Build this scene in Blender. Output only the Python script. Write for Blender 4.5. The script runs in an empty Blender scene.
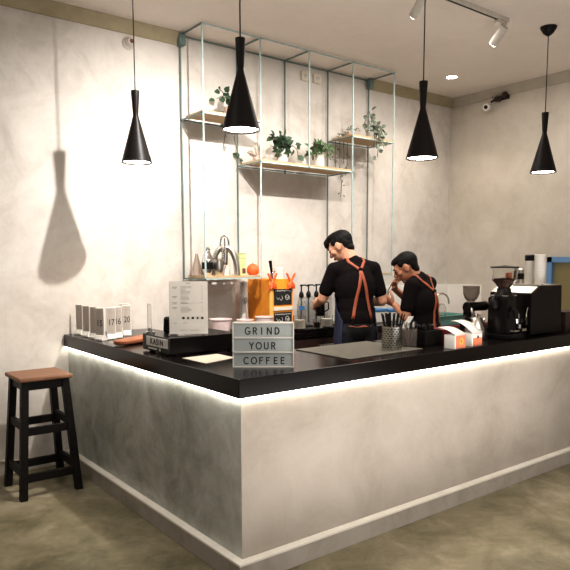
import bpy, bmesh, math, random
from mathutils import Vector as V, Matrix, Euler
from mathutils.bvhtree import BVHTree
R = math.radians
PI = math.pi
random.seed(7)
scene = bpy.context.scene
col = scene.collection

# ------------------------------------------------------------------ materials
def new_mat(name):
    m = bpy.data.materials.new(name)
    m.use_nodes = True
    return m, m.node_tree.nodes, m.node_tree.links, m.node_tree.nodes['Principled BSDF']

def mat(name, c, rough=.5, metal=0., var=.08, scale=18., bump=0., trans=0., ior=1.45, emit=None, es=0., coat=0., alpha=1., spec=.5):
    m, N, L, b = new_mat(name)
    b.inputs['Roughness'].default_value = rough
    b.inputs['Metallic'].default_value = metal
    b.inputs['Transmission Weight'].default_value = trans
    b.inputs['IOR'].default_value = ior
    b.inputs['Coat Weight'].default_value = coat
    b.inputs['Alpha'].default_value = alpha
    b.inputs['Specular IOR Level'].default_value = spec
    if emit:
        b.inputs['Emission Color'].default_value = (*emit, 1)
        b.inputs['Emission Strength'].default_value = es
    tc = N.new('ShaderNodeTexCoord')
    nz = N.new('ShaderNodeTexNoise'); nz.inputs['Scale'].default_value = scale; nz.inputs['Detail'].default_value = 4
    L.new(tc.outputs['Object'], nz.inputs['Vector'])
    cr = N.new('ShaderNodeValToRGB')
    cr.color_ramp.elements[0].position = .3; cr.color_ramp.elements[1].position = .7
    cr.color_ramp.elements[0].color = (*[max(0, x*(1-var)) for x in c], 1)
    cr.color_ramp.elements[1].color = (*[min(1, x*(1+var)) for x in c], 1)
    L.new(nz.outputs['Fac'], cr.inputs['Fac']); L.new(cr.outputs['Color'], b.inputs['Base Color'])
    if bump:
        bp = N.new('ShaderNodeBump'); bp.inputs['Strength'].default_value = bump; bp.inputs['Distance'].default_value = .01
        L.new(nz.outputs['Fac'], bp.inputs['Height']); L.new(bp.outputs['Normal'], b.inputs['Normal'])
    return m

def plaster(name, cols, rough=.75, s1=1.3, s2=6., s3=40., stretch=(1, 1, 1), bump=.15, spec=.3, stops=None, seed=(0, 0, 0)):
    """trowelled cement: three scales of noise through a colour ramp"""
    m, N, L, b = new_mat(name)
    tc = N.new('ShaderNodeTexCoord'); mp = N.new('ShaderNodeMapping')
    mp.inputs['Scale'].default_value = stretch; mp.inputs['Location'].default_value = seed
    L.new(tc.outputs['Object'], mp.inputs['Vector'])
    def nz(s, d, dist=0.):
        n = N.new('ShaderNodeTexNoise'); n.inputs['Scale'].default_value = s; n.inputs['Detail'].default_value = d
        n.inputs['Distortion'].default_value = dist; n.inputs['Roughness'].default_value = .6
        L.new(mp.outputs[0], n.inputs['Vector']); return n
    a, c2, c3 = nz(s1, 6, .6), nz(s2, 8, 1.2), nz(s3, 4)
    def mix(x, y, f):
        q = N.new('ShaderNodeMix'); q.data_type = 'FLOAT'; q.inputs[0].default_value = f
        L.new(x, q.inputs[2]); L.new(y, q.inputs[3]); return q.outputs[0]
    f = mix(mix(a.outputs['Fac'], c2.outputs['Fac'], .38), c3.outputs['Fac'], .1)
    cr = N.new('ShaderNodeValToRGB'); el = cr.color_ramp.elements
    stops = stops or [.36, .5, .64]
    el[0].position, el[1].position = stops[0], stops[-1]
    el[0].color, el[1].color = (*cols[0], 1), (*cols[-1], 1)
    for p, c in list(zip(stops, cols))[1:-1]:
        e = el.new(p); e.color = (*c, 1)
    L.new(f, cr.inputs['Fac']); L.new(cr.outputs['Color'], b.inputs['Base Color'])
    b.inputs['Roughness'].default_value = rough
    b.inputs['Specular IOR Level'].default_value = spec
    bp = N.new('ShaderNodeBump'); bp.inputs['Strength'].default_value = bump; bp.inputs['Distance'].default_value = .02
    L.new(f, bp.inputs['Height']); L.new(bp.outputs['Normal'], b.inputs['Normal'])
    return m

def wood(name, c1, c2, rough=.5, scale=6., axis=(1, 8, 8)):
    m, N, L, b = new_mat(name)
    tc = N.new('ShaderNodeTexCoord'); mp = N.new('ShaderNodeMapping'); mp.inputs['Scale'].default_value = axis
    L.new(tc.outputs['Object'], mp.inputs['Vector'])
    n = N.new('ShaderNodeTexNoise'); n.inputs['Scale'].default_value = scale; n.inputs['Detail'].default_value = 6; n.inputs['Distortion'].default_value = 1.
    L.new(mp.outputs[0], n.inputs['Vector'])
    cr = N.new('ShaderNodeValToRGB'); cr.color_ramp.elements[0].position = .3; cr.color_ramp.elements[1].position = .7
    cr.color_ramp.elements[0].color = (*c1, 1); cr.color_ramp.elements[1].color = (*c2, 1)
    L.new(n.outputs['Fac'], cr.inputs['Fac']); L.new(cr.outputs['Color'], b.inputs['Base Color'])
    b.inputs['Roughness'].default_value = rough; b.inputs['Specular IOR Level'].default_value = .2
    return m

M = {}
M['wall'] = plaster('wall plaster', [(.52, .475, .43), (.66, .615, .565), (.75, .71, .665)], s1=1.1, s2=4.5)
M['wall_right'] = plaster('grey plaster', [(.54, .49, .42), (.63, .58, .51), (.70, .65, .58)], s1=1.0, s2=3.5, seed=(4, 2, 1))
M['ceiling'] = plaster('ceiling paint', [(.76, .69, .63), (.80, .73, .67), (.83, .76, .70)], s1=.6, bump=.02)
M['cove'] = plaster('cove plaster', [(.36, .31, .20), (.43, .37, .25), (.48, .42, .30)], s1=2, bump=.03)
M['wall_dim'] = plaster('dim taupe paint', [(.14, .125, .11), (.17, .15, .135), (.20, .18, .16)], s1=1)  # unseen walls darkened to cut grey reflections on black objects
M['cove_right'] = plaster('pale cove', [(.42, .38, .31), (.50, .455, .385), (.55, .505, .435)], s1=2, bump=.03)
M['floor'] = plaster('polished cement', [(.07, .066, .034), (.175, .155, .092), (.27, .235, .155), (.46, .41, .32)], rough=.38, s1=1.6, s2=5., spec=.45,
                     stops=[.33, .46, .56, .70], bump=.05, seed=(1.3, .4, 0))
M['counter_front'] = plaster('beige cement', [(.37, .325, .275), (.435, .39, .34), (.49, .445, .395)], s1=1.7, s2=3.5, seed=(2, 0, 3))  # same cement as the side, toned lighter for the light it catches
M['counter_side'] = plaster('grey green cement', [(.33, .335, .29), (.50, .51, .47), (.64, .65, .615)], s1=2.0, s2=5., seed=(0, 3.2, 1.4), stops=[.38, .5, .62])  # same cement as the front, weaker light put into this tone
M['plinth'] = plaster('plinth cement', [(.38, .345, .30), (.47, .43, .385), (.53, .495, .45)], s1=5)
M['ledge'] = plaster('pale ledge', [(.80, .76, .68), (.87, .83, .75), (.91, .88, .81)], s1=4)
M['slab'] = mat('dark countertop', (.007, .0045, .004), .2, var=.25, scale=9, spec=.36)
M['matgrey'] = mat('grey rubber', (.13, .125, .105), .55, var=.12, scale=30)
M['black'] = mat('black plastic', (.006, .005, .005), .42, spec=.3)
M['blackmatte'] = mat('matte black metal', (.008, .005, .0042), .45, spec=.28)
M['blackgloss'] = mat('glossy black', (.006, .004, .004), .25, spec=.3)
M['darkbrown'] = mat('dark brown panel', (.035, .018, .015), .4, var=.2)
M['stoolblack'] = wood('black stained wood', (.004, .003, .0025), (.009, .006, .005), .5)
M['seatwood'] = wood('brown seat wood', (.18, .088, .050), (.30, .16, .095), .45)
M['boardwood'] = wood('reddish board wood', (.24, .085, .04), (.40, .16, .08), .4)
M['ply'] = wood('pale shelf plywood', (.46, .33, .19), (.58, .44, .28), .6)
M['teal'] = mat('pale teal paint', (.46, .57, .56), .4, var=.12)
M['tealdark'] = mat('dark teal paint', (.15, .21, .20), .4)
M['steel'] = mat('brushed steel', (.62, .60, .56), .28, metal=1.)
M['chrome'] = mat('chrome', (.75, .73, .70), .12, metal=1.)
M['white'] = mat('white plastic', (.78, .75, .70), .4, var=.03)
M['paper'] = mat('white paper', (.88, .86, .82), .7, var=.02)
M['cream'] = mat('cream paint', (.72, .66, .56), .5, var=.04)
M['spotwhite'] = mat('off white metal', (.62, .58, .52), .45)
M['ink'] = mat('black ink', (.02, .02, .02), .6)
M['inkgrey'] = mat('grey ink', (.40, .38, .36), .7)
M['lightbox'] = mat('grey acrylic', (.47, .505, .495), .35, var=.03)
M['plate'] = wood('greyed wood plate', (.48, .43, .385), (.60, .55, .50), .5, axis=(8, 8, 1))
M['orange'] = mat('orange card', (.92, .36, .04), .5, var=.08)
M['orangelight'] = mat('light orange edge', (.95, .48, .14), .5)
M['orangered'] = mat('orange red ribbon', (.85, .16, .04), .4, var=.15)
M['coral'] = mat('coral label', (.84, .27, .14), .5, var=.2, scale=30)
M['pink'] = mat('pale pink plastic', (.74, .60, .58), .45)
M['glass'] = mat('clear glass', (.95, .95, .93), .03, trans=1., ior=1.3, var=0)
M['glassthin'] = mat('clear acrylic', (.9, .9, .88), .1, trans=.9, ior=1.15, var=0)
M['smoke'] = mat('smoked plastic', (.58, .53, .49), .15, trans=.85, ior=1.2, var=.02)
M['paleglass'] = mat('pale tinted glass', (.80, .70, .62), .1, trans=.7, ior=1.2, var=.02)
M['bean'] = mat('roasted beans', (.06, .022, .010), .45, var=.5, scale=120, bump=.6)
M['strap'] = mat('tan leather strap', (.36, .095, .048), .6, var=.12)
M['skin'] = mat('skin', (.62, .33, .215), .5, var=.06, scale=25)
M['skindark'] = mat('tanned skin', (.50, .235, .14), .5, var=.06, scale=25)
M['lips'] = mat('lips', (.45, .17, .13), .5)
M['hair'] = mat('black hair', (.005, .0035, .003), .6, spec=.25, var=.4, scale=60, bump=.5)
M['shirt'] = mat('black cotton', (.008, .0055, .0055), .9, spec=.15, var=.15, scale=40, bump=.1)
M['denim'] = mat('navy denim', (.022, .025, .055), .8, var=.2, scale=90)
M['trouser'] = mat('dark trousers', (.008, .008, .011), .85)
M['leafdark'] = mat('dark green leaf', (.045, .085, .045), .45, var=.35, scale=25)
M['leaf'] = mat('green leaf', (.075, .15, .05), .45, var=.35, scale=25)
M['leafgrey'] = mat('grey green leaf', (.17, .20, .15), .5, var=.35, scale=25)
M['stem'] = mat('brown stem', (.12, .09, .05), .6)
M['dry'] = mat('dried coral', (.50, .40, .33), .8, var=.2)
M['terracotta'] = mat('pale clay', (.55, .40, .32), .7)
M['yellowgreen'] = mat('yellow green card', (.60, .62, .33), .5)
M['brownlabel'] = mat('brown label', (.16, .06, .04), .5)
M['tubteal'] = mat('teal plastic', (.13, .30, .27), .4)
M['blue'] = mat('blue plastic', (.06, .20, .42), .4)
M['bluewin'] = mat('blue window frame', (.16, .30, .53), .5, var=.05)
M['olive'] = mat('olive window film', (.15, .125, .06), .3, var=.1, scale=3, emit=(.25, .20, .09), es=.25)  # pane glows faintly by itself, brightness put into the material
M['green'] = mat('green lid', (.03, .12, .045), .4)
M['maroon'] = mat('maroon plastic', (.16, .012, .022), .35)
M['tile'] = mat('white wall panel', (.86, .84, .79), .35, var=.03)
M['olivebottle'] = mat('olive oil glass', (.42, .36, .10), .12, trans=.4, var=.1)
M['cable'] = mat('black cable', (.02, .015, .013), .6)
M['led'] = mat('warm led', (1, .95, .85), .5, emit=(1., .96, .86), es=17., var=0)
M['diffuser'] = mat('lamp diffuser', (1, .95, .85), .5, emit=(1., .92, .80), es=30., var=0)
M['copper'] = mat('copper lining', (.70, .30, .13), .35, metal=1.)

# ------------------------------------------------------------------ mesh builder
class MB:
    def __init__(s): s.bm = bmesh.new()
    def _x(s, vs, mx): bmesh.ops.transform(s.bm, matrix=mx, verts=vs)
    def box(s, c, d, rot=(0, 0, 0), taper=None):
        r = bmesh.ops.create_cube(s.bm, size=1.)
        vs = r['verts']
        if taper:
            for v in vs:
                if v.co.z > 0: v.co.x *= taper; v.co.y *= taper
        s._x(vs, Matrix.Translation(c) @ Euler(rot).to_matrix().to_4x4() @ Matrix.Diagonal((*d, 1)))
        return s
    def cone(s, p0, p1, r0, r1=None, n=16):
        p0, p1 = V(p0), V(p1); r1 = r0 if r1 is None else r1
        d = p1-p0
        r = bmesh.ops.create_cone(s.bm, cap_ends=True, segments=n, radius1=r0, radius2=max(r1, 1e-5), depth=d.length)
        s._x(r['verts'], Matrix.Translation((p0+p1)/2) @ d.to_track_quat('Z', 'Y').to_matrix().to_4x4())
        return s
    def bar(s, p0, p1, w, h, twist=0.):
        """rectangular bar between two points"""
        p0, p1 = V(p0), V(p1); d = p1-p0
        r = bmesh.ops.create_cube(s.bm, size=1.)
        q = d.to_track_quat('Z', 'Y') if d.z*d.z < .98*d.length_squared else Euler((0, 0, 0)).to_quaternion() if False else d.to_track_quat('Z', 'Y')
        s._x(r['verts'], Matrix.Translation((p0+p1)/2) @ q.to_matrix().to_4x4() @ Matrix.Rotation(twist, 4, 'Z') @ Matrix.Diagonal((w, h, d.length, 1)))
        return s
    def ell(s, c, d, rot=(0, 0, 0), n=16, mx=None):
        r = bmesh.ops.create_uvsphere(s.bm, u_segments=n, v_segments=max(6, n//2+2), radius=1.)
        rm = mx.to_4x4() if mx is not None else Euler(rot).to_matrix().to_4x4()
        s._x(r['verts'], Matrix.Translation(c) @ rm @ Matrix.Diagonal((*d, 1)))
        return s
    def cap(s, p0, p1, r0, r1, n=12):
        """tapered capsule"""
        tmp = bmesh.new()
        for p, r in ((p0, r0), (p1, r1)):
            q = bmesh.ops.create_uvsphere(tmp, u_segments=n, v_segments=8, radius=r)
            bmesh.ops.translate(tmp, verts=q['verts'], vec=V(p))
        h = bmesh.ops.convex_hull(tmp, input=tmp.verts)
        junk = [g for g in h['geom_interior'] if isinstance(g, bmesh.types.BMVert)]
        bmesh.ops.delete(tmp, geom=junk, context='VERTS')
        me = bpy.data.meshes.new('t'); tmp.to_mesh(me); tmp.free(); s.bm.from_mesh(me); bpy.data.meshes.remove(me)
        return s
    def lathe(s, prof, c=(0, 0, 0), n=24, mx=None):
        c = V(c); rings = []
        for r, z in prof:
            if r < 1e-6: rings.append([s.bm.verts.new((0, 0, z))])
            else: rings.append([s.bm.verts.new((r*math.cos(2*PI*i/n), r*math.sin(2*PI*i/n), z)) for i in range(n)])
        for a, b in zip(rings, rings[1:]):
            for i in range(n):
                j = (i+1) % n
                if len(a) == 1 and len(b) == 1: continue
                if len(a) == 1: s.bm.faces.new((a[0], b[i], b[j]))
                elif len(b) == 1: s.bm.faces.new((a[i], a[j], b[0]))
                else: s.bm.faces.new((a[i], a[j], b[j], b[i]))
        vs = [v for r in rings for v in r]
        s._x(vs, Matrix.Translation(c) @ (mx.to_4x4() if mx is not None else Matrix.Identity(4)))
        return s
    def tube(s, pts, r, n=8, caps=True):
        pts = [V(p) for p in pts]; rs = r if isinstance(r, (list, tuple)) else [r]*len(pts)
        t0 = (pts[1]-pts[0]).normalized()
        u = t0.orthogonal().normalized(); rings = []
        for i, p in enumerate(pts):
            t = (pts[min(i+1, len(pts)-1)]-pts[max(i-1, 0)]).normalized()
            u = (u-t*u.dot(t)).normalized(); w = t.cross(u)
            rings.append([s.bm.verts.new(p+(u*math.cos(2*PI*k/n)+w*math.sin(2*PI*k/n))*rs[i]) for k in range(n)])
        for a, b in zip(rings, rings[1:]):
            for k in range(n): s.bm.faces.new((a[k], a[(k+1) % n], b[(k+1) % n], b[k]))
        if caps: s.bm.faces.new(rings[0][::-1]); s.bm.faces.new(rings[-1])
        return s
    def prism(s, poly, ext):
        """closed 3D polygon extruded by a vector"""
        ext = V(ext); a = [s.bm.verts.new(V(p)) for p in poly]; b = [s.bm.verts.new(V(p)+ext) for p in poly]
        n = len(a); s.bm.faces.new(a[::-1]); s.bm.faces.new(b)
        for i in range(n): s.bm.faces.new((a[i], a[(i+1) % n], b[(i+1) % n], b[i]))
        return s
    def strip(s, rows, thick=None):
        """grid of points (list of rows) to a sheet"""
        g = [[s.bm.verts.new(V(p)) for p in row] for row in rows]
        for a, b in zip(g, g[1:]):
            for i in range(len(a)-1): s.bm.faces.new((a[i], a[i+1], b[i+1], b[i]))
        return s
    def leaf(s, p, d, n, l, w):
        p, d, n = V(p), V(d).normalized(), V(n)
        sd = d.cross(n).normalized(); n = sd.cross(d).normalized()
        pts = [p, p+d*l*.3+sd*w*.5+n*l*.06, p+d*l*.65+sd*w*.42, p+d*l-n*l*.15, p+d*l*.65-sd*w*.42, p+d*l*.3-sd*w*.5+n*l*.06]
        v = [s.bm.verts.new(q) for q in pts]; mid = s.bm.verts.new(p+d*l*.5-n*l*.05)
        for i in range(6): s.bm.faces.new((v[i], v[(i+1) % 6], mid))
        return s
    def build(s, name, m, parent=None, smooth=True, bevel=0., solid=0., sharp=35):
        bmesh.ops.recalc_face_normals(s.bm, faces=s.bm.faces)
        me = bpy.data.meshes.new(name); s.bm.to_mesh(me); s.bm.free()
        me.materials.append(M[m] if isinstance(m, str) else m)
        o = bpy.data.objects.new(name, me); col.objects.link(o)
        if parent: o.parent = parent
        if smooth:
            me.polygons.foreach_set('use_smooth', [True]*len(me.polygons))
            me.set_sharp_from_angle(angle=R(sharp))
        if solid:
            k = o.modifiers.new('solid', 'SOLIDIFY'); k.thickness = solid; k.offset = 0
        if bevel:
            k = o.modifiers.new('bevel', 'BEVEL'); k.width = bevel; k.segments = 2; k.limit_method = 'ANGLE'; k.angle_limit = R(40)
        return o

def thing(name, label, cat, loc=(0, 0, 0), rz=0., group=None):
    o = bpy.data.objects.new(name, None); col.objects.link(o)
    o.location = loc; o.rotation_euler = (0, 0, rz); o.empty_display_size = .05
    return tag(o, label, cat, group)
def tag(o, label, cat, group=None):
    o['label'] = label; o['category'] = cat
    if group: o['group'] = group
    return o
def struct(o): o['kind'] = 'structure'; return o
def dup(root, loc, rz=None, label=None):
    r = root.copy(); col.objects.link(r); r.location = loc
    if rz is not None: r.rotation_euler = (0, 0, rz)
    if label: r['label'] = label
    for ch in root.children:
        c = ch.copy(); col.objects.link(c); c.parent = r
        for g in ch.children:
            d = g.copy(); col.objects.link(d); d.parent = c
    return r

def text_mesh(name, body, size, m, parent, origin, right, up, depth=.001, align='CENTER', bold=0., space=1.):
    cu = bpy.data.curves.new('t', 'FONT'); cu.body = body; cu.size = size; cu.extrude = depth; cu.offset = bold
    cu.space_character = space; cu.align_x = align; cu.align_y = 'CENTER'
    o = bpy.data.objects.new('t', cu); col.objects.link(o)
    me = bpy.data.meshes.new_from_object(o.evaluated_get(bpy.context.evaluated_depsgraph_get()))
    bpy.data.objects.remove(o); bpy.data.curves.remove(cu)
    r, u = V(right).normalized(), V(up).normalized(); n = r.cross(u)
    mx = Matrix((r, u, n)).transposed().to_4x4(); mx.translation = V(origin)
    me.transform(mx); me.name = name
    me.materials.clear(); me.materials.append(M[m])
    q = bpy.data.objects.new(name, me); col.objects.link(q)
    if parent: q.parent = parent
    return q

# ------------------------------------------------------------------ dimensions
L, XR, ZC = 2.137, 4.117, 3.075          # back wall, right wall, ceiling
X0, Y0 = -3.2, -4.6                      # unseen walls behind the camera
ZS, ZT = .820, .905                      # underside and top of the countertop
OV = .026                                # overhang of the countertop
AW = .62                                 # width of the short arm
FD = .565                                # depth of the long arm
XE = 3.05                                # end of the long arm

# ------------------------------------------------------------------ room shell
def shell(name, c, d, m): return struct(MB().box(c, d).build(name, m, smooth=False))
shell('floor', ((X0+XR)/2, (Y0+L)/2, -.05), (XR-X0+.4, L-Y0+.4, .1), 'floor')
shell('ceiling', ((X0+XR)/2, (Y0+L)/2, ZC+.05), (XR-X0+.4, L-Y0+.4, .1), 'ceiling')
shell('wall_back', ((X0+XR)/2, L+.05, ZC/2), (XR-X0+.4, .1, ZC), 'wall')
shell('wall_left', (X0-.05, (Y0+L)/2, ZC/2), (.1, L-Y0, ZC), 'wall_dim')
shell('wall_front', ((X0+XR)/2, Y0-.05, ZC/2), (XR-X0+.4, .1, ZC), 'wall_dim')
# right wall with a pass-through opening
wy1, wy0, wz0, wz1 = .985, -.75, .885, 1.435
w = MB()
w.box((XR+.05, (wy1+L)/2, ZC/2), (.1, L-wy1, ZC)).box((XR+.05, (wy0+Y0)/2, ZC/2), (.1, wy0-Y0, ZC))
w.box((XR+.05, (wy0+wy1)/2, wz0/2), (.1, wy1-wy0, wz0)).box((XR+.05, (wy0+wy1)/2, (wz1+ZC)/2), (.1, wy1-wy0, ZC-wz1))
struct(w.build('wall_right', 'wall_right', smooth=False))
# window
wf = MB(); t = .052
for (yy, zz, dy, dz) in (((wy1-t/2), (wz0+wz1)/2, t, wz1-wz0), (wy0+t/2, (wz0+wz1)/2, t, wz1-wz0), ((wy0+wy1)/2, wz1-t/2, wy1-wy0, t)):
    wf.box((XR, yy, zz), (.06, dy, dz))
wf = struct(wf.build('window_1', 'bluewin', smooth=False, bevel=.003))
MB().box((XR+.02, (wy0+wy1)/2, (wz0+wz1)/2), (.008, wy1-wy0-.06, wz1-wz0-.05)).build('pane', 'olive', wf, smooth=False)
MB().box((XR-.01, (wy0+wy1)/2, wz0-.005), (.10, wy1-wy0+.02, .022)).build('window_sill', 'white', wf, smooth=False)
# coves along the ceiling (the back one stops at the hanging shelf frame)
def cove(name, poly, ext, m='cove'): return struct(MB().prism(poly, ext).build(name, m, smooth=False))
cz = 2.992
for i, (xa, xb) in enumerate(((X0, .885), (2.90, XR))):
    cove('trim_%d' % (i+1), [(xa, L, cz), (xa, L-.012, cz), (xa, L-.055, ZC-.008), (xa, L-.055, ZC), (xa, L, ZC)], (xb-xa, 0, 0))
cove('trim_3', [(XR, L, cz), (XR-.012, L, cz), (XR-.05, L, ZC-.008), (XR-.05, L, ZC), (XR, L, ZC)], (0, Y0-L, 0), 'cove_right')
# pale splash panel low on the back and right walls
sp = MB().box(((2.45+XR)/2, L-.006, (.85+1.155)/2), (XR-2.45, .012, 1.155-.85)).box((XR-.006, (1.70+L)/2, (.85+1.155)/2), (.012, L-1.70, 1.155-.85))
struct(sp.build('trim_4', 'tile', smooth=False))

# ------------------------------------------------------------------ bar counter
bc = thing('bar_counter', 'L-shaped bar counter base clad in grey and beige trowelled cement', 'counter', (0, 0, 0))
MB().prism([(0, 0, 0), (.04, .04, 0), (.04, L-.004, 0), (0, L-.004, 0)], (0, 0, ZS)).build('side_panel', 'counter_side', bc, smooth=False)['label'] = 'grey green cement side panel'
MB().prism([(0, 0, 0), (XE, 0, 0), (XE, .04, 0), (.04, .04, 0)], (0, 0, ZS)).build('front_panel', 'counter_front', bc, smooth=False)['label'] = 'beige cement front panel'
MB().box((XE/2+.02, .04+.23, ZS/2+.04), (XE-.06, .46, ZS-.08)).box((.04+.27, (.5+L)/2-.004, ZS/2+.04), (.54, L-.508, ZS-.08)).build('cabinet_body', 'darkbrown', bc, smooth=False)
P_, ZP = .042, .0975
pl = MB().prism([(-P_, L-.004, 0), (-P_, -P_, 0), (XE, -P_, 0), (XE, 0, 0), (0, 0, 0), (0, L-.004, 0)], (0, 0, ZP-.006))
pl.build('plinth', 'plinth', bc, smooth=False)
pl = MB().prism([(-P_-.001, L-.004, 0), (-P_-.001, -P_-.001, 0), (XE, -P_-.001, 0), (XE, 0, 0), (0, 0, 0), (0, L-.004, 0)], (0, 0, .013))
for v in pl.bm.verts: v.co.z += ZP-.012
pl.build('ledge', 'ledge', bc, smooth=False, bevel=.003)['label'] = 'pale ledge on top of the plinth'

ct = MB().prism([(-OV, L-.004, ZS), (-OV, -OV, ZS), (XE+.02, -OV, ZS), (XE+.02, FD, ZS), (AW, FD, ZS), (AW, L-.004, ZS)], (0, 0, ZT-ZS))
tag(ct.build('countertop', 'slab', smooth=False, bevel=.004), 'thick dark brown countertop wrapping around the bar corner', 'countertop')

ls = thing('led_strip', 'glowing warm white light strip tucked under the countertop edge', 'light strip', (0, 0, 0))
s = .013
MB().box((-s, (L-s)/2, ZS-.004), (.012, L+s, .006)).box((XE/2, -s, ZS-.004), (XE, .012, .006)).build('emitter', 'led', ls, smooth=False)

# ------------------------------------------------------------------ back worktop
bw = thing('back_worktop', 'dark worktop with drawers running along the back wall behind the bar', 'worktop', (0, 0, 0))
bx0, bx1, by0 = .66, 3.10, 1.545
MB().box(((bx0+bx1)/2, (by0+L)/2, .83), (bx1-bx0, L-by0-.01, .04)).build('worktop', 'blackgloss', bw, smooth=False, bevel=.003)
MB().box(((bx0+bx1)/2, (by0+.03+L)/2, .405), (bx1-bx0-.02, L-by0-.05, .81)).build('cabinet_body', 'darkbrown', bw, smooth=False)
for i in range(3):
    x = 1.0+i*.76
    d = MB().box((x+.1, by0+.022, .5), (.62, .016, .58)).build('door', 'darkbrown', bw, smooth=False, bevel=.003)
    MB().cone((x+.1-.08, by0-.01, .74), (x+.1+.08, by0-.01, .74), .006).box((x+.03, by0, .74), (.008, .022, .008)).box((x+.17, by0, .74), (.008, .022, .008)).build('handle', 'steel', d)

# ------------------------------------------------------------------ bar stool
st = thing('bar_stool', 'tall black bar stool with a square brown wooden seat by the wall', 'stool', (-.32, 1.745, 0))
zs_ = .722
MB().box((0, 0, zs_-.011), (.315, .315, .026)).build('seat', 'seatwood', st, bevel=.008)['label'] = 'worn brown wooden seat'
def legp(sx, sy, z):
    k = z/(zs_-.024); return V((sx*(.165*(1-k)+.118*k), sy*(.165*(1-k)+.118*k), z))
for sx in (-1, 1):
    for sy in (-1, 1):
        lg = MB(); a, b = legp(sx, sy, 0), legp(sx, sy, zs_-.024); hw = .021
        rows = [[p+V((x*hw, y*hw, 0)) for x, y in ((-1, -1), (1, -1), (1, 1), (-1, 1))] for p in (a, b)]
        lg.prism(rows[0], (0, 0, .001))
        vs = list(lg.bm.verts)
        for v, q in zip(vs[4:], rows[1]): v.co = q
        lg.build('leg', 'stoolblack', st, smooth=False, bevel=.002)
for z, hh in ((.125, .05), (.40, .048), (zs_-.052, .05)):
    for (a, b) in (((-1, -1), (1, -1)), ((1, -1), (1, 1)), ((1, 1), (-1, 1)), ((-1, 1), (-1, -1))):
        zz = z if a[1] == b[1] else z+.03 if z < .6 else z
        p, q = legp(*a, zz), legp(*b, zz); c = (p+q)/2; ln = (q-p).length
        d = (ln, .022, hh) if a[1] == b[1] else (.022, ln, hh)
        MB().box(c, d).build('rail', 'stoolblack', st, smooth=False, bevel=.002)

# ------------------------------------------------------------------ pendant lamps
def pendant(label, x, y, z, first=None, ztop=ZC):
    t = thing('pendant_lamp', label, 'lamp', (x, y, z), group='black hourglass pendant lamps above the bar')
    H = .30*1.42
    prof = [(.093, 0), (.0185, .272), (.0155, .287), (.0175, .305), (.0245, .422), (.0245, .430), (.0, .432)]
    sh = MB().lathe(prof, n=40)
    sh.lathe([(.093, 0), (.0905, 0.0), (.016, .268)], n=40)
    sh.build('lamp_shade', 'blackmatte', t)
    MB().lathe([(.0898, .003), (.02, .25)], n=40).build('lining', 'copper', t)['label'] = 'warm metal lining of the shade'
    MB().lathe([(0, .004), (.04, .0045), (.075, .006), (.0885, .012)], n=40).build('diffuser', 'diffuser', t)['label'] = 'glowing round opening of the lamp'
    MB().tube([(0, 0, .430), (0, 0, ztop-z-.02)], .0035).build('cord', 'cable', t)
    MB().lathe([(.058, ztop-z), (.056, ztop-z-.012), (.035, ztop-z-.045), (.012, ztop-z-.062), (0, ztop-z-.064)], n=28).build('ceiling_rose', 'blackmatte', t)
    li = bpy.data.lights.new('pendant_light', 'SPOT'); li.energy = 16; li.color = (1., .84, .66); li.spot_size = R(120); li.spot_blend = .7; li.shadow_soft_size = .05
    lo = bpy.data.objects.new('pendant_light', li); col.objects.link(lo); lo.location = (x, y, z-.012)
    return t
pendant('black hourglass pendant lamp farthest left, in front of the bare plaster wall', .248, 1.493, 2.005)
pendant('black hourglass pendant lamp hanging in front of the highest left shelf and its plant', .284, .40, 2.03)
pendant('black hourglass pendant lamp right of the shelf frame, beside the ceiling downlight', 1.43, .243, 1.985)
pendant('black hourglass pendant lamp farthest right, its round ceiling mount in full view', 2.95, .385, 2.045)

# ------------------------------------------------------------------ track spots
TY = .478
tk = thing('track_rail', 'white ceiling track rail that carries the spotlights', 'track', (0, TY, ZC))
MB().box((.93, 0, -.014), (3.3, .035, .028)).build('rail', 'spotwhite', tk, smooth=False, bevel=.002)
MB().box((.93, 0, -.029), (3.28, .012, .003)).build('contact_slot', 'black', tk, smooth=False)
def spot(label, x, aim, energy, size=120):
    t = thing('track_spotlight', label, 'spotlight', (x, TY, ZC-.0285), group='track spotlights')
    MB().box((0, 0, -.014), (.10, .032, .024)).build('adapter', 'spotwhite', t, smooth=False, bevel=.002)
    MB().cone((0, 0, -.02), (0, 0, -.075), .007).build('stem', 'spotwhite', t)
    d = (V(aim)-V((x, TY, ZC-.12))).normalized()
    a = V((0, 0, -.085)); p0 = a-d*.05; p1 = a+d*.085
    MB().cone(p0, p1, .03, .03, 24).build('head', 'spotwhite', t, bevel=.003)
    MB().cone(p1-d*.004, p1+d*.001, .025, .025, 24).build('lens', 'diffuser', t)
    li = bpy.data.lights.new('spot_light', 'SPOT'); li.energy = energy; li.color = (1., .965, .925)
    li.spot_size = R(size); li.spot_blend = .9; li.shadow_soft_size = .022
    lo = bpy.data.objects.new('spot_light', li); col.objects.link(lo)
    lo.location = V((x, TY, ZC-.0285))+p1+d*.012; lo.rotation_euler = d.to_track_quat('-Z', 'Y').to_euler()
spot('off-white track spotlight cylinder out at the left end of the rail', .62, (.75, L, 1.2), 230, 117)
spot('off-white track spotlight cylinder beside the cord of the third pendant lamp', 1.66, (1.9, L, 1.4), 34, 112)
spot('off-white track spotlight cylinder at the right end of the rail', 2.50, (2.6, L, 1.4), 42, 112)

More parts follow.
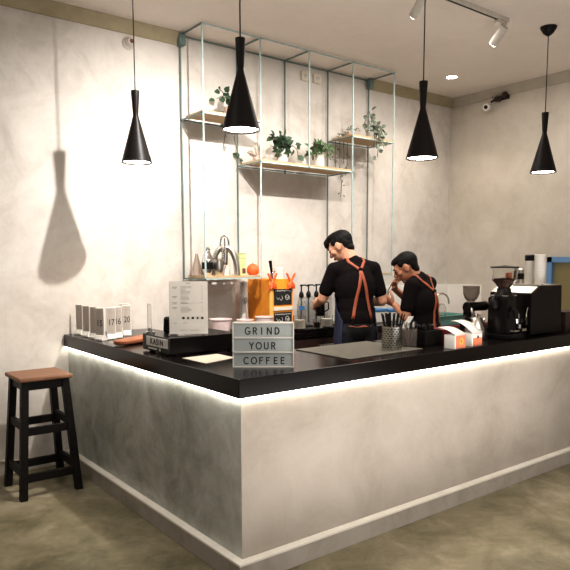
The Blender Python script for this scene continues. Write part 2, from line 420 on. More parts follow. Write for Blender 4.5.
dl = thing('ceiling_downlight', 'small round recessed downlight glowing in the ceiling near the corner', 'downlight', (3.42, 1.60, ZC))
MB().lathe([(.062, 0), (.062, -.006), (.05, -.007), (.046, -.002)], n=32).build('rim', 'white', dl)
MB().lathe([(.046, -.003), (0, -.004)], n=32).build('lens', 'diffuser', dl)
li = bpy.data.lights.new('down_light', 'SPOT'); li.energy = 22; li.color = (1, .87, .72); li.spot_size = R(120); li.spot_blend = .8; li.shadow_soft_size = .04
lo = bpy.data.objects.new('down_light', li); col.objects.link(lo); lo.location = (3.42, 1.60, ZC-.02)

# ------------------------------------------------------------------ shelf frame
sf = thing('shelf_frame', 'pale teal metal frame with plywood shelves hanging on the back wall', 'shelf', (0, 0, 0))
XS = [.905, 1.405, 1.885, 2.365, 2.868]; YF, YB, ZTOP = 1.795, 2.112, 3.058
ZA, ZB, ZL = 2.452, 2.155, 1.272
q = .0095
def rod(p0, p1, name='rod', m='teal'):
    c = (V(p0)+V(p1))/2; d = V(p1)-V(p0); dd = [abs(x)+q for x in d]
    return MB().box(c, dd).build(name, m, sf, smooth=False)
bot_b = [ZL, ZL, ZB-.015, ZL, ZL]; bot_f = [ZL, ZL, ZB, ZL, ZL]
for i, x in enumerate(XS):
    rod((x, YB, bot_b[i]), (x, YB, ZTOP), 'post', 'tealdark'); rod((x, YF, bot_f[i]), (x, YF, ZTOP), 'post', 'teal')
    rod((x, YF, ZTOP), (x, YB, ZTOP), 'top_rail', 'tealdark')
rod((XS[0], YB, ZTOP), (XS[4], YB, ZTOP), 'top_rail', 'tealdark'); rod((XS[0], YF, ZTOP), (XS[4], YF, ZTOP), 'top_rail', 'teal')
for x in (XS[0], XS[4]): MB().box((x, YB-.02, ZTOP-.035), (.05, .05, .085)).build('mount', 'tealdark', sf, smooth=False, bevel=.004)
def shelf(i, j, z, wood_=True):
    xa, xb = XS[i], XS[j]
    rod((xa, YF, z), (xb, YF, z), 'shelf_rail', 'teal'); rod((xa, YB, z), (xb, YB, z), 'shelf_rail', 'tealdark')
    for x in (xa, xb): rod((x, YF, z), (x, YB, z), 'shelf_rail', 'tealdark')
    MB().box(((xa+xb)/2, (YF+2.06)/2+.004, z+.006+.008), (xb-xa-.014, 2.06-YF, .016)).build('board', 'ply', sf, smooth=False, bevel=.001)
shelf(0, 1, ZA); shelf(1, 3, ZB); shelf(3, 4, ZA); shelf(0, 1, ZL); shelf(3, 4, ZL)
BA, BB, BL = ZA+.0222, ZB+.0222, ZL+.0222    # tops of the boards

# ------------------------------------------------------------------ plants
def vine(fol, stm, pts, n, l, w, rnd, spread=.03):
    pts = [V(p) for p in pts]
    # smooth the path
    path = []
    for a, b in zip(pts, pts[1:]):
        for k in range(6): path.append(a.lerp(b, k/6))
    path.append(pts[-1])
    stm.tube(path, .0028, 5)
    for k in range(n):
        p = path[int((k+.5)/n*(len(path)-1))]
        d = V((rnd.uniform(-1, 1), rnd.uniform(-1, .4), rnd.uniform(-.8, .6)))
        nn = V((rnd.uniform(-.6, .6), -1, rnd.uniform(-.2, 1)))
        s_ = rnd.uniform(.75, 1.25)
        base = p+d.normalized()*rnd.uniform(.0, spread)
        fol.leaf(base, d, nn, l*s_, w*s_)
def plant(name, label, loc, pot_fn, vines, lm, l, w, seed, cat='plant'):
    rnd = random.Random(seed); t = thing(name, label, cat, loc)
    if pot_fn: pot_fn(t)
    f, s_ = MB(), MB()
    for (pts, n) in vines: vine(f, s_, pts, n, l, w, rnd)
    f.build('foliage', lm, t, smooth=False); s_.build('stem', 'stem', t)
    return t
def pot(r0, r1, h, m):
    def f(t):
        MB().lathe([(0, 0), (r0, 0), (r1, h), (r1-.006, h), (r1-.008, h-.012), (0, h-.014)], n=28).build('pot', m, t)
    return f
plant('trailing_plant', 'dark green trailing plant in a pale pot on the highest left shelf', (1.24, 1.95, BA), pot(.04, .05, .085, 'terracotta'),
      [([(0, 0, .07), (-.05, -.02, .14), (-.10, -.03, .15), (-.15, -.04, .12)], 12), ([(0, 0, .08), (-.06, 0, .18), (-.09, 0, .20)], 7),
       ([(0, 0, .07), (.05, -.06, .12), (.08, -.12, .10)], 8), ([(.02, .0, .07), (.06, .12, .10), (.05, .148, 0), (.04, .148, -.10), (.02, .148, -.20)], 7),
       ([(.04, .0, .07), (.13, .12, .10), (.14, .148, 0), (.13, .148, -.12), (.16, .145, -.24), (.19, .14, -.30)], 9)], 'leafdark', .048, .036, 3)
sc = thing('dried_coral', 'pale brown spiky dried coral on the left end of the middle shelf', 'ornament', (1.475, 1.94, BB))
rnd = random.Random(5); c_ = MB().ell((0, 0, .025), (.035, .03, .028))
for k in range(18):
    a = rnd.uniform(0, 2*PI); e = rnd.uniform(.1, 1.4); d = V((math.cos(a)*math.cos(e), math.sin(a)*math.cos(e)*.7, math.sin(e)))
    l_ = rnd.uniform(.06, .125); p = V((0, 0, .03)); c_.cone(p, p+d*l_, .011, .003, 7)
    p2 = p+d*l_*.6; d2 = (d+V((rnd.uniform(-.7, .7), rnd.uniform(-.4, .4), rnd.uniform(0, .5)))).normalized(); c_.cone(p2, p2+d2*.04, .007, .002, 6)
for v in c_.bm.verts: v.co.z = max(v.co.z, 0.001)
c_.build('branches', 'dry', sc)
def vase(t): MB().lathe([(0, 0), (.036, 0), (.042, .03), (.042, .10), (.036, .125), (.030, .125), (.034, .10), (0, .095)], n=28).build('vase', 'white', t)
vs_ = []
rnd = random.Random(11)
for k in range(11):
    a = -PI*.95+rnd.uniform(-.2, 1.6)*1.5; rr = rnd.uniform(.06, .13); zt_ = rnd.uniform(.13, .21)
    vs_.append(([(0, 0, .10), (math.cos(a)*rr*.5, math.sin(a)*rr*.3, .10+(zt_-.08)*.9), (math.cos(a)*rr, math.sin(a)*rr*.5, zt_)], 5))
vs_ += [([(0, 0, .11), (.08, -.03, .16), (.13, -.03, .13), (.14, -.03, .07)], 7), ([(0, 0, .11), (-.05, -.03, .14), (-.08, -.03, .09), (-.075, -.03, .05)], 5), ([(0, 0, .1), (0, -.01, .2), (-.02, -.02, .22)], 7)]
plant('potted_plant', 'bushy green leaves in a white vase on the middle shelf', (1.73, 1.95, BB), vase, vs_, 'leafdark', .062, .045, 8)
cp = thing('crumpled_planter', 'small crumpled white planter on the middle shelf', 'planter', (1.925, 1.95, BB))
cm_ = MB(); rnd = random.Random(9)
cm_.lathe([(0, 0), (.03, 0), (.036, .025), (.04, .05), (.034, .055), (.030, .03), (0, .02)], n=14)
for v in cm_.bm.verts:
    if v.co.z > .01: v.co += V((rnd.uniform(-.009, .009), rnd.uniform(-.009, .009), rnd.uniform(-.006, .012)))
cm_.build('bowl', 'white', cp, smooth=False)
f = MB()
for k in range(10):
    a = k*.63; f.leaf((0, 0, .045), (math.cos(a), math.sin(a), rnd.uniform(.3, 1.2)), (0, 0, 1), .045, .018)
f.build('succulent', 'leafgrey', cp, smooth=False)
vs_ = []
rnd = random.Random(21)
for k in range(12):
    a = rnd.uniform(0, 2*PI); rr = rnd.uniform(.06, .115)
    vs_.append(([(0, 0, .12), (math.cos(a)*rr*.6, math.sin(a)*rr*.6, .19+rnd.uniform(-.02, .03)), (math.cos(a)*rr, math.sin(a)*rr*.8, .17), (math.cos(a)*rr*1.1, math.sin(a)*rr*.9, .08+rnd.uniform(-.03, .05))], 8))
plant('potted_plant', 'drooping bright green plant in a white pot at the right of the middle shelf', (2.125, 1.95, BB), pot(.04, .048, .135, 'white'), vs_, 'leaf', .05, .030, 4)
plant('trailing_plant', 'leafy trailing plant reaching up and down at the right end of the top right shelf', (2.66, 1.87, BA), pot(.035, .045, .06, 'white'),
      [([(0, 0, .05), (-.04, -.02, .14), (-.08, -.02, .19), (-.10, -.03, .16), (-.11, -.03, .08), (-.09, -.03, .05)], 17), ([(0, 0, .05), (-.02, -.02, .17), (-.06, -.03, .23)], 10),
       ([(0, 0, .05), (.05, -.01, .13), (.09, -.02, .10), (.13, -.02, .05)], 10), ([(0, 0, .05), (.08, 0, .13), (.15, .0, .11)], 5), ([(0, 0, .05), (.02, -.04, .11), (.0, -.08, .06), (.01, -.10, .01)], 10),
       ([(0, 0, .05), (.0, -.07, .07), (.0, -.095, 0), (-.01, -.10, -.08), (-.02, -.10, -.17)], 18), ([(0, 0, .05), (-.04, -.07, .07), (-.05, -.095, .0), (-.055, -.10, -.06), (-.06, -.10, -.10)], 12), ([(0, 0, .05), (.05, -.07, .07), (.05, -.095, .0), (.06, -.10, -.08)], 10)],
      'leafgrey', .044, .034, 14)
plant('string_plant', 'thin dry stringy plant hanging below the left end of the top right shelf', (2.47, 1.95, BA), pot(.03, .036, .04, 'terracotta'),
      [([(0, 0, .03), (-.01, .1, .05), (-.02, .148, 0), (-.03, .148, -.14), (-.025, .148, -.24)], 12), ([(0, 0, .03), (.02, .1, .05), (.03, .148, 0), (.02, .148, -.2), (.05, .146, -.38), (.04, .146, -.50)], 18), ([(0, 0, .03), (.05, .1, .05), (.07, .148, 0), (.08, .148, -.12), (.07, .148, -.2)], 9),
       ([(0, 0, .03), (.09, .1, .05), (.12, .148, 0), (.12, .148, -.2), (.10, .148, -.30)], 8), ([(0, 0, .03), (-.04, -.02, .07), (-.06, -.03, .06)], 6), ([(0, 0, .03), (.04, -.02, .08), (.06, -.03, .06)], 6)], 'leafgrey', .028, .016, 15)

# ------------------------------------------------------------------ low shelf things
t = thing('glass_carafe', 'pale pear-shaped glass carafe at the left end of the low shelf', 'carafe', (.940, 1.98, BL))
MB().lathe([(0, .002), (.045, .002), (.046, .01), (.012, .15), (.010, .165), (.008, .165), (.010, .15), (.042, .012), (0, .008)], n=24).build('bowl', 'paleglass', t)
t = thing('cocktail_shaker', 'silver shaker bottle with a dark band on the low shelf', 'shaker', (.985, 1.90, BL))
MB().lathe([(0, 0), (.032, 0), (.040, .04), (.042, .10), (.034, .15), (.018, .178), (.018, .195), (0, .197)], n=28).build('body', 'chrome', t)
MB().lathe([(.0425, .05), (.0435, .055), (.0435, .095), (.0425, .10)], n=28).build('band', 'black', t)
MB().lathe([(0, .19), (.02, .19), (.02, .205), (.012, .212), (0, .213)], n=20).build('cap', 'steel', t)
t = thing('hand_grinder', 'small dark hand grinder with a reddish jar on the low shelf', 'grinder', (1.04, 2.00, BL))
MB().lathe([(0, 0), (.024, 0), (.024, .06), (0, .06)], n=20).build('jar', 'brownlabel', t)
MB().lathe([(0, .06), (.027, .06), (.03, .08), (.027, .10), (.012, .11), (0, .11)], n=20).build('body', 'blackgloss', t)
MB().tube([(0, 0, .108), (0, 0, .128), (.03, -.03, .13)], .003).ell((.032, -.032, .135), (.008, .008, .01)).build('crank', 'steel', t)
t = thing('measuring_jug', 'round steel jug between shaker and lever press on the low shelf', 'jug', (1.072, 1.885, BL))
MB().lathe([(0, 0), (.03, 0), (.038, .03), (.040, .065), (.034, .10), (.034, .122), (.031, .122), (.031, .10), (0, .02)], n=26).build('body', 'steel', t)
MB().tube([(.034, 0, .11), (.06, 0, .10), (.062, 0, .06), (.04, 0, .04)], .004).build('handle', 'steel', t)
# lever press: two bowed legs, arch and lever loop
t = thing('lever_press', 'chrome lever espresso press with bowed legs on the low shelf', 'press', (1.166, 1.945, BL), R(-35))
def bow(sx):
    return [(sx*(.012+.083*math.sin(a)), 0, .205*math.cos(a)*1.02+.003) for a in [i*PI/2/9 for i in range(10)]]
for sx in (-1, 1):
    MB().tube(bow(sx), .021 if sx < 0 else .024, 12).build('leg', 'steel', t)
MB().lathe([(0, .08), (.024, .08), (.026, .10), (.026, .175), (.03, .18), (.03, .20), (0, .205)], n=24).build('chamber', 'chrome', t)
MB().tube([(-.028, 0, .18), (-.032, 0, .25), (-.024, 0, .29), (0, 0, .303), (.024, 0, .29), (.032, 0, .25), (.028, 0, .18)], .0075, 8).build('lever', 'steel', t)
MB().cone((0, 0, .2), (0, 0, .285), .006).build('piston', 'chrome', t)
MB().lathe([(0, 0), (.03, 0), (.04, .06), (.037, .062), (.028, .006), (0, .005)], n=24).build('cup', 'white', t)
t = thing('tea_box', 'yellow green box with a small brown label on the low shelf', 'box', (1.309, 1.93, BL))
MB().box((0, 0, .085), (.062, .045, .17)).build('carton', 'yellowgreen', t, smooth=False, bevel=.002)
MB().box((.008, -.0232, .032), (.03, .001, .04)).build('label', 'brownlabel', t, smooth=False)
MB().box((0, -.0232, .13), (.05, .001, .002)).box((0, -.0232, .165), (.06, .001, .003)).build('print', 'green', t, smooth=False)
t = thing('orange_ball', 'round orange egg-shaped ornament at the right end of the low shelf', 'ornament', (1.398, 1.90, BL))
MB().lathe([(0, 0), (.03, 0), (.046, .016), (.050, .038), (.043, .064), (.026, .082), (0, .088)], n=28).build('shell', 'orangered', t)
MB().cone((0, 0, .086), (0, .003, .095), .004, .003).build('stem', 'stem', t)

# ------------------------------------------------------------------ wall fittings
t = thing('wall_mounted_camera', 'round white dome camera under the cove on the left', 'camera', (.505, L, 2.93))
rx = Matrix.Rotation(PI/2, 3, 'X')
MB().lathe([(.045, 0), (.045, .012), (.036, .02), (.03, .05), (.022, .062), (0, .063)], n=28, mx=rx).build('housing', 'spotwhite', t)
MB().lathe([(0, .0655), (.014, .0655), (.016, .06)], n=20, mx=rx).build('lens', 'brownlabel', t)
t = thing('wall_mounted_camera', 'white bullet camera with dangling dark bracket on the right wall', 'camera', (XR, 1.58, 2.935))
MB().box((-.008, -.05, .045), (.016, .16, .05)).build('bracket', 'darkbrown', t, smooth=False, bevel=.004)
MB().tube([(-.016, -.06, .05), (-.05, -.07, .04), (-.06, -.05, .0)], .014, 8).tube([(-.016, -.0, .05), (-.05, .0, .03), (-.06, .04, .01)], .011, 8).ell((-.05, -.02, .03), (.03, .035, .025)).ell((-.04, -.10, .055), (.025, .03, .03)).build('joint', 'darkbrown', t)
MB().cone((-.04, .07, -.03), (-.13, .045, -.045), .036, .036, 24).build('housing', 'white', t, bevel=.004)
MB().cone((-.1305, .0449, -.0451), (-.136, .0434, -.046), .017, .017, 20).build('lens', 'black', t)
MB().tube([(-.006, .055, .13), (-.006, .057, .10), (-.02, .05, .06)], .004).build('cable', 'cable', t)
for i, (x, lab) in enumerate(((2.112, 'small white wall socket high under the ceiling, left of its pair'), (2.248, 'small white wall socket high under the ceiling, right of its pair'))):
    t = thing('wall_socket', lab, 'socket', (x, L, 2.978), group='sockets high on the back wall')
    MB().box((0, -.012, 0), (.082, .024, .082)).build('plate', 'cream', t, smooth=False, bevel=.006)
    MB().cone((0, -.0245, 0), (0, -.028, 0), .022, .022, 20).build('outlet', 'spotwhite', t)
    for dx in (-.009, .009): MB().cone((dx, -.0283, 0), (dx, -.0292, 0), .0035).build('hole', 'ink', t)
t = thing('wall_socket', 'low white socket box with a red plug on the wall by the stool', 'socket', (-.60, L, .405))
MB().box((0, -.016, 0), (.09, .032, .12)).build('plate', 'cream', t, smooth=False, bevel=.006)
MB().box((.01, -.045, .0), (.035, .03, .04)).build('plug', 'coral', t, smooth=False, bevel=.004)
wc = MB().tube([(-.585, L-.05, .38), (-.59, L-.03, .3), (-.585, L-.014, .18), (-.55, L-.012, .11), (-.35, L-.012, .085), (-.18, L-.012, .075), (-.10, L-.016, .045), (-.06, L-.03, .008)], .007)
tag(wc.build('power_cable', 'cream'), 'pale cable running low along the wall behind the stool', 'cable')

# ------------------------------------------------------------------ table number stands
def number_stand(label, x, y, rz, txt, first):
    t = thing('table_number', label, 'table number', (x, y, ZT), rz, 'table numbers at the end of the bar')
    t.scale = (.72, 1, 1) if txt in ('17', '16', '20') else (.9, 1, 1)
    MB().box((0, 0, .007), (.076, .05, .012)).prism([(-.036, -.022, .013), (-.036, .022, .013), (-.036, .01, .035), (-.036, -.01, .035)], (.072, 0, 0)).build('base', 'white', t, smooth=False, bevel=.002)
    MB().box((0, 0, .117), (.078, .009, .178)).build('frame', 'white', t, smooth=False, bevel=.002)
    MB().box((-.001, -.0052, .117), (.070, .002, .168)).build('plate', 'plate', t, smooth=False)
    if txt:
        text_mesh('number', txt, .056, 'ink', t, (0, -.0068, .108), (1, 0, 0), (0, 0, 1), .0004)
    MB().box((0, -.0066, .175), (.05, .0006, .002)).box((0, -.0066, .055), (.04, .0006, .002)).build('print', 'inkgrey', t, smooth=False)
for i, (x, y, rz, txt, lab) in enumerate([
    (.058, 2.045, -72, '', 'wood-look table number stand nearest the back wall, turned to the stool'),
    (.050, 1.895, -72, '', 'wood-look table number stand second from the back wall, turned to the stool'),
    (.050, 1.765, -70, '', 'wood-look table number stand right behind the one reading 15'),
    (.040, 1.640, -64, '15', 'table number stand reading 15'),
    (.118, 1.655, -16, '17', 'table number stand reading 17'),
    (.182, 1.700, -16, '16', 'table number stand reading 16'),
    (.285, 1.790, -20, '20', 'table number stand reading 20'),
    (.345, 1.960, -40, '', 'table number stand at the back, partly hidden behind number 20')]):
    number_stand(lab, x, y, R(rz), txt, i == 0)

# ------------------------------------------------------------------ left arm of the counter
t = thing('serving_board', 'reddish brown wooden serving board with a rounded end', 'board', (.20, 1.42, ZT), R(28))
pts = [(-.20+.05*(1-math.cos(a)) if False else -.17+.035*math.cos(a+PI/2+PI/2)*1., .055*math.sin(a+PI/2+PI/2), 0) for a in [(-PI/2+i*PI/10) for i in range(11)]]
pts = [(-.17-.045*math.cos(a), -.05*math.sin(a), .006) for a in [(-PI/2+i*PI/10) for i in range(11)]]
pts += [(.17, -.085, .006), (.185, -.07, .006), (.185, .07, .006), (.17, .085, .006)]
MB().prism(pts, (0, 0, .024)).build('board', 'boardwood', t, bevel=.006)
MB().box((0, .0, .003), (.22, .05, .006)).build('foot', 'boardwood', t, smooth=False)

kb = thing('cash_drawer', 'low black cash drawer with a silver name plate on its side', 'cash drawer', (.055, .735, ZT))
MB().box((.215, .165, .052), (.43, .33, .088)).build('case', 'blackgloss', kb, smooth=False, bevel=.003)
for x in (.04, .39):
    for y in (.04, .29): MB().cone((x, y, 0), (x, y, .010), .014, .016).build('foot', 'black', kb)
nz_ = MB().box((-.002, .150, .062), (.004, .25, .050)).build('name_plate', 'steel', kb, smooth=False, bevel=.001)
M['plateface'] = mat('pale name plate', (.72, .70, .66), .5)
nz_.data.materials[0] = M['plateface']
text_mesh('lettering', 'KASIN', .043, 'ink', kb, (-.0046, .150, .0615), (0, -1, 0), (0, 0, 1), .0004, bold=.0014, space=1.35).data.name = 'lettering'
MB().box((-.003, .20, .024), (.004, .10, .008)).cone((-.002, .11, .025), (-.006, .11, .025), .008).build('lock', 'steel', kb)

t = thing('menu_stand', 'white printed menu sheet standing upright on the cash drawer', 'menu', (.206, .808, ZT+.0965), R(-38))
MB().box((0, 0, .006), (.27, .07, .010)).build('base', 'glassthin', t, smooth=False)
MB().box((0, 0, .19), (.262, .003, .36)).build('sheet', 'paper', t, smooth=False)
pr = MB(); rnd = random.Random(2)
def line(x0, x1, z, h=.003): pr.box(((x0+x1)/2, -.0021, z), (x1-x0, .0006, h))
line(-.015, .012, .358, .004)
for z0, n in ((.335, 7), (.27, 4), (.228, 2), (.195, 5)):
    line(-.108, -.075, z0-.004, .004); line(-.105, -.08, z0-.012, .003)
    for k in range(n):
        zz = z0-k*.0085; line(-.052, -.052+rnd.uniform(.035, .075), zz, .0022)
        if k % 2 == 0: line(.088, .098, zz, .0022)
line(-.052, .095, .222, .0012); line(-.10, -.08, .085, .003); line(-.04, -.01, .085, .003); line(-.06, -.01, .035, .002); line(.01, .07, .035, .002)
pr.build('print', 'inkgrey', t, smooth=False)
ic = MB()
for k in range(5):
    x = -.035+k*.032
    ic.prism([(x-.009, -.0021, .112), (x+.009, -.0021, .112), (x+.004 if k % 2 else x+.008, -.0021, .120), (x+.007, -.0021, .127), (x-.007, -.0021, .127), (x-.003 if k % 2 else x-.008, -.0021, .120)], (0, -.0006, 0))
ic.build('icons', 'ink', t, smooth=False)
MB().prism([(.09, .006, .0), (.09, .10, .0), (.09, .008, .13)], (.012, 0, 0)).prism([(-.10, .006, .0), (-.10, .10, .0), (-.10, .008, .13)], (.012, 0, 0)).build('easel_back', 'black', t, smooth=False)

for ch in t.children: ch.scale = (.80, .80, .79)
t = thing('sign_holder', 'slim clear sign holder on a round silver base on the cash drawer', 'sign holder', (.085, 1.03, ZT+.0965))
MB().lathe([(0, 0), (.026, 0), (.026, .008), (.012, .014), (.012, .026), (.018, .03), (0, .032)], n=24).build('base', 'steel', t)
MB().box((0, 0, .095), (.006, .05, .14)).build('panel', 'glassthin', t, smooth=False)
MB().box((-.0005, -.026, .095), (.007, .003, .14)).build('edge', 'white', t, smooth=False)
t = thing('card_reader', 'black rounded card reader behind the menu sheet', 'card reader', (.185, 1.00, ZT+.0965), R(-30))
MB().box((0, 0, .045), (.06, .05, .09), taper=.85).build('case', 'black', t, bevel=.012)
MB().box((0, -.0245, .06), (.04, .003, .03)).build('screen', 'blackgloss', t, smooth=False)

pp = MB().prism([(.078, .655, ZT+.0005), (.083, .425, ZT+.0005), (.20, .46, ZT+.0005), (.30, .50, ZT+.0005), (.30, .67, ZT+.0005)], (0, 0, .0015))
tag(pp.build('paper_sheet', 'cream', smooth=False), 'white sheet of paper lying flat on the counter behind the letter sign', 'paper')

# ------------------------------------------------------------------ letter sign
ls_c = (V((.133, .262, ZT))+V((.358, .083, ZT)))/2
lb = thing('letter_sign', 'grey light box sign with three rows of black letters on the bar corner', 'sign', ls_c, math.atan2(.083-.262, .358-.133))
W_, H_ = .288, .213
fr = MB()
for x in (-W_/2+.003, W_/2-.003): fr.box((x, .0, H_/2), (.006, .04, H_))
for k in range(4): fr.box((0, 0, .003+k*(H_-.006)/3), (W_, .04, .006 if k in (0, 3) else .007))
fr.build('frame', 'white', lb, smooth=False, bevel=.001)
MB().box((0, .004, H_/2), (W_-.01, .03, H_-.008)).build('panel', 'lightbox', lb, smooth=False)
def arc(cx, cy, rx_, ry_, a0, a1, n=14): return [(cx+rx_*math.cos(R(a0+(a1-a0)*i/n)), cy+ry_*math.sin(R(a0+(a1-a0)*i/n))) for i in range(n+1)]
GL = {
 'G': [arc(.40, .5, .40, .5, 50, 330, 20)+[(.78, .42)], [(.45, .42), (.80, .42)]],
 'R': [[(0.06, 0), (.06, 1)], [(.06, .96), (.3, .96)]+arc(.3, .73, .26, .23, 90, -90, 10)+[(.06, .5)], [(.3, .5), (.6, 0)]],
 'I': [[(.05, 0), (.05, 1)]],
 'N': [[(.06, 0), (.06, 1), (.70, 0), (.70, 1)]],
 'D': [[(.06, .04), (.06, .96), (.25, .96)]+arc(.25, .5, .42, .46, 90, -90, 14)+[(.06, .04)]],
 'Y': [[(0, 1), (.32, .48), (.64, 1)], [(.32, .48), (.32, 0)]],
 'O': [arc(.44, .5, .42, .48, 0, 360, 26)],
 'U': [[(.06, 1), (.06, .34)]+arc(.36, .32, .30, .30, 180, 360, 12)+[(.66, 1)]],
 'C': [arc(.42, .5, .42, .48, 48, 312, 20)],
 'F': [[(.06, 0), (.06, 1)], [(.06, .96), (.55, .96)], [(.06, .55), (.45, .55)]],
 'E': [[(.06, 0), (.06, 1)], [(.06, .96), (.55, .96)], [(.06, .53), (.48, .53)], [(.06, .04), (.55, .04)]],
}
def stroke_text(txt, xs, zb, h, th, y):
    m = MB()
    for ch, x0 in zip(txt, xs):
        for pl_ in GL[ch]:
            for (a, b) in zip(pl_, pl_[1:]):
                a2 = V((x0+a[0]*h*.92, 0, zb+a[1]*h)); b2 = V((x0+b[0]*h*.92, 0, zb+b[1]*h)); d = b2-a2
                if d.length < 1e-6: continue
                d.normalize(); n = V((-d.z, 0, d.x))*th/2; e = d*th*.22
                m.prism([a2-e-n+V((0, y, 0)), b2+e-n+V((0, y, 0)), b2+e+n+V((0, y, 0)), a2-e+n+V((0, y, 0))], (0, -.0006, 0))
    return m
def px(p): return (p-127.)/353.*W_-W_/2     # letter positions measured along the sign
hL, tL = .0315, .0052
rows = [('GRIND', [201, 245, 293, 325, 370], .1545), ('YOUR', [225, 262, 308, 350], .0845), ('COFFEE', [192, 234, 281, 320, 364, 404], .0145)]
for w_, xs, zb in rows:
    stroke_text(w_, [px(x) for x in xs], zb+.002, hL, tL, -.0112-.0005).build('lettering', 'ink', lb, smooth=False)

mt = MB().prism([(.712, .078, ZT+.0005), (1.30, .10, ZT+.0005), (1.30, .545, ZT+.0005), (.728, .53, ZT+.0005)], (0, 0, .005))
tag(mt.build('bar_mat', 'matgrey', smooth=False, bevel=.002), 'flat grey rubber mat on the bar beside the straw holder', 'mat')

# ------------------------------------------------------------------ straw holder
t = thing('straw_holder', 'perforated steel cup full of black straws', 'holder', (1.165, .210, ZT+.0055))
MB().lathe([(0, 0), (.061, 0), (.062, .003), (.063, .14), (.065, .143), (.062, .144), (.060, .14), (.060, .004), (0, .004)], n=36).build('cup', 'steel', t)
hl = MB()
for k in range(18):
    for j in range(9):
        a = 2*PI*(k+.5*(j % 2))/18; z = .014+j*.0142
        hl.box((.0627*math.cos(a), .0627*math.sin(a), z), (.002, .011, .006), (0, 0, a))
hl.build('perforations', 'ink', t, smooth=False)['kind'] = 'stuff'
for ch in t.children: ch.scale = (.90, .90, .88)
rnd = random.Random(31); s0 = None
sx_, sy_ = 1.165, .210
feet = []
while len(feet) < 17:
    a = rnd.uniform(0, 2*PI); r_ = .0225*math.sqrt(rnd.random()); c = V((r_*math.cos(a), r_*math.sin(a), 0))
    if all((c-f).length > .0084 for f in feet): feet.append(c)
for c in feet:
    if s0 is None:
        s0 = tag(MB().cone((0, 0, 0), (0, 0, .195), .0036, .0036, 8).build('drinking_straw', 'black'), 'black straw standing in the perforated steel cup', 'straw', 'black straws in the steel cup'); o = s0
    else:
        o = s0.copy(); col.objects.link(o)
    o.location = (sx_+c.x, sy_+c.y, ZT+.0115)
    o.rotation_euler = V((c.x*11, c.y*11, 1.)).to_track_quat('Z', 'Y').to_euler()
# glass of spoons with a white card, black caddy
t = thing('glass_jar', 'short clear glass jar of cutlery next to the straw holder', 'jar', (1.325, .225, ZT))
MB().lathe([(0, 0), (.042, 0), (.045, .01), (.047, .105), (.044, .105), (.041, .012), (0, .008)], n=28).build('glass', 'smoke', t)
for k, (dx, dy, lx, ly) in enumerate(((-.01, -.01, -.12, -.05), (.012, .0, .12, -.1), (.0, .012, .05, .16))):
    t = thing('teaspoon', 'steel teaspoon leaning inside the short glass jar', 'spoon', (1.325+dx, .225+dy, ZT+.010), group='teaspoons in the glass jar')
    d = V((lx, ly, 1)).normalized()
    MB().tube([d*.0, d*.10], .0025, 6).build('handle', 'steel', t); MB().ell(d*.118, (.012, .005, .02)).build('bowl', 'steel', t)
t = thing('card_tag', 'small white card tilted behind the straw holder', 'card', (1.435, .335, ZT), R(-40))
MB().box((0, 0, .012), (.03, .03, .024)).build('clip_base', 'black', t, smooth=False, bevel=.003)
MB().tube([(0, 0, .02), (0, 0, .09)], .003).build('stem', 'black', t)
MB().prism([(-.04, 0, .085), (-.006, 0, .085), (.038, 0, .165), (.006, 0, .165)], (0, .002, 0)).build('card', 'paper', t, smooth=False)
t = thing('cutlery_caddy', 'black plastic caddy heaped with dark utensils behind the small cartons', 'caddy', (1.475, .235, ZT), R(0))
cd = MB()
for x in (-.075, 0., .075): cd.box((x, 0, .045), (.006, .13, .09))
for y in (-.065, .065): cd.box((0, y, .045), (.156, .006, .09))
cd.box((0, 0, .004), (.156, .13, .008)).build('tray', 'black', t, smooth=False, bevel=.002)
rnd = random.Random(77); sp0 = None
for k in range(14):
    x = 1.475+rnd.choice((-1, 1))*rnd.uniform(.022, .052); y = .235+rnd.uniform(-.042, .042)
    lab = 'black plastic spoon in the black caddy' if k > 1 else 'pale spoon in the black caddy'
    d = V(((x-1.475)*2.2, (y-.235)*2.2, 1)).normalized()
    if sp0 is None or k == 2:
        sp0 = thing('plastic_spoon', lab, 'spoon', (x, y, ZT+.009), group='spoons in the black caddy')
        mm = 'white' if k == 0 else 'black'
        MB().tube([(0, 0, 0), (0, 0, .07)], .003, 6).build('handle', mm, sp0); MB().ell((0, 0, .09), (.015, .006, .022)).build('bowl', mm, sp0); o = sp0
    else: o = dup(sp0, (x, y, ZT+.009), 0, lab)
    o.rotation_euler = d.to_track_quat('Z', 'Y').to_euler()
t = thing('napkin_box', 'dark maroon napkin box behind the left small carton', 'box', (1.622, .215, ZT), R(20))
MB().lathe([(0, 0), (.055, 0), (.06, .01), (.062, .085), (.055, .09), (0, .092)], n=28).build('case', 'maroon', t)
MB().lathe([(0, .092), (.03, .092), (.028, .10), (0, .102)], n=20).build('knob', 'maroon', t)

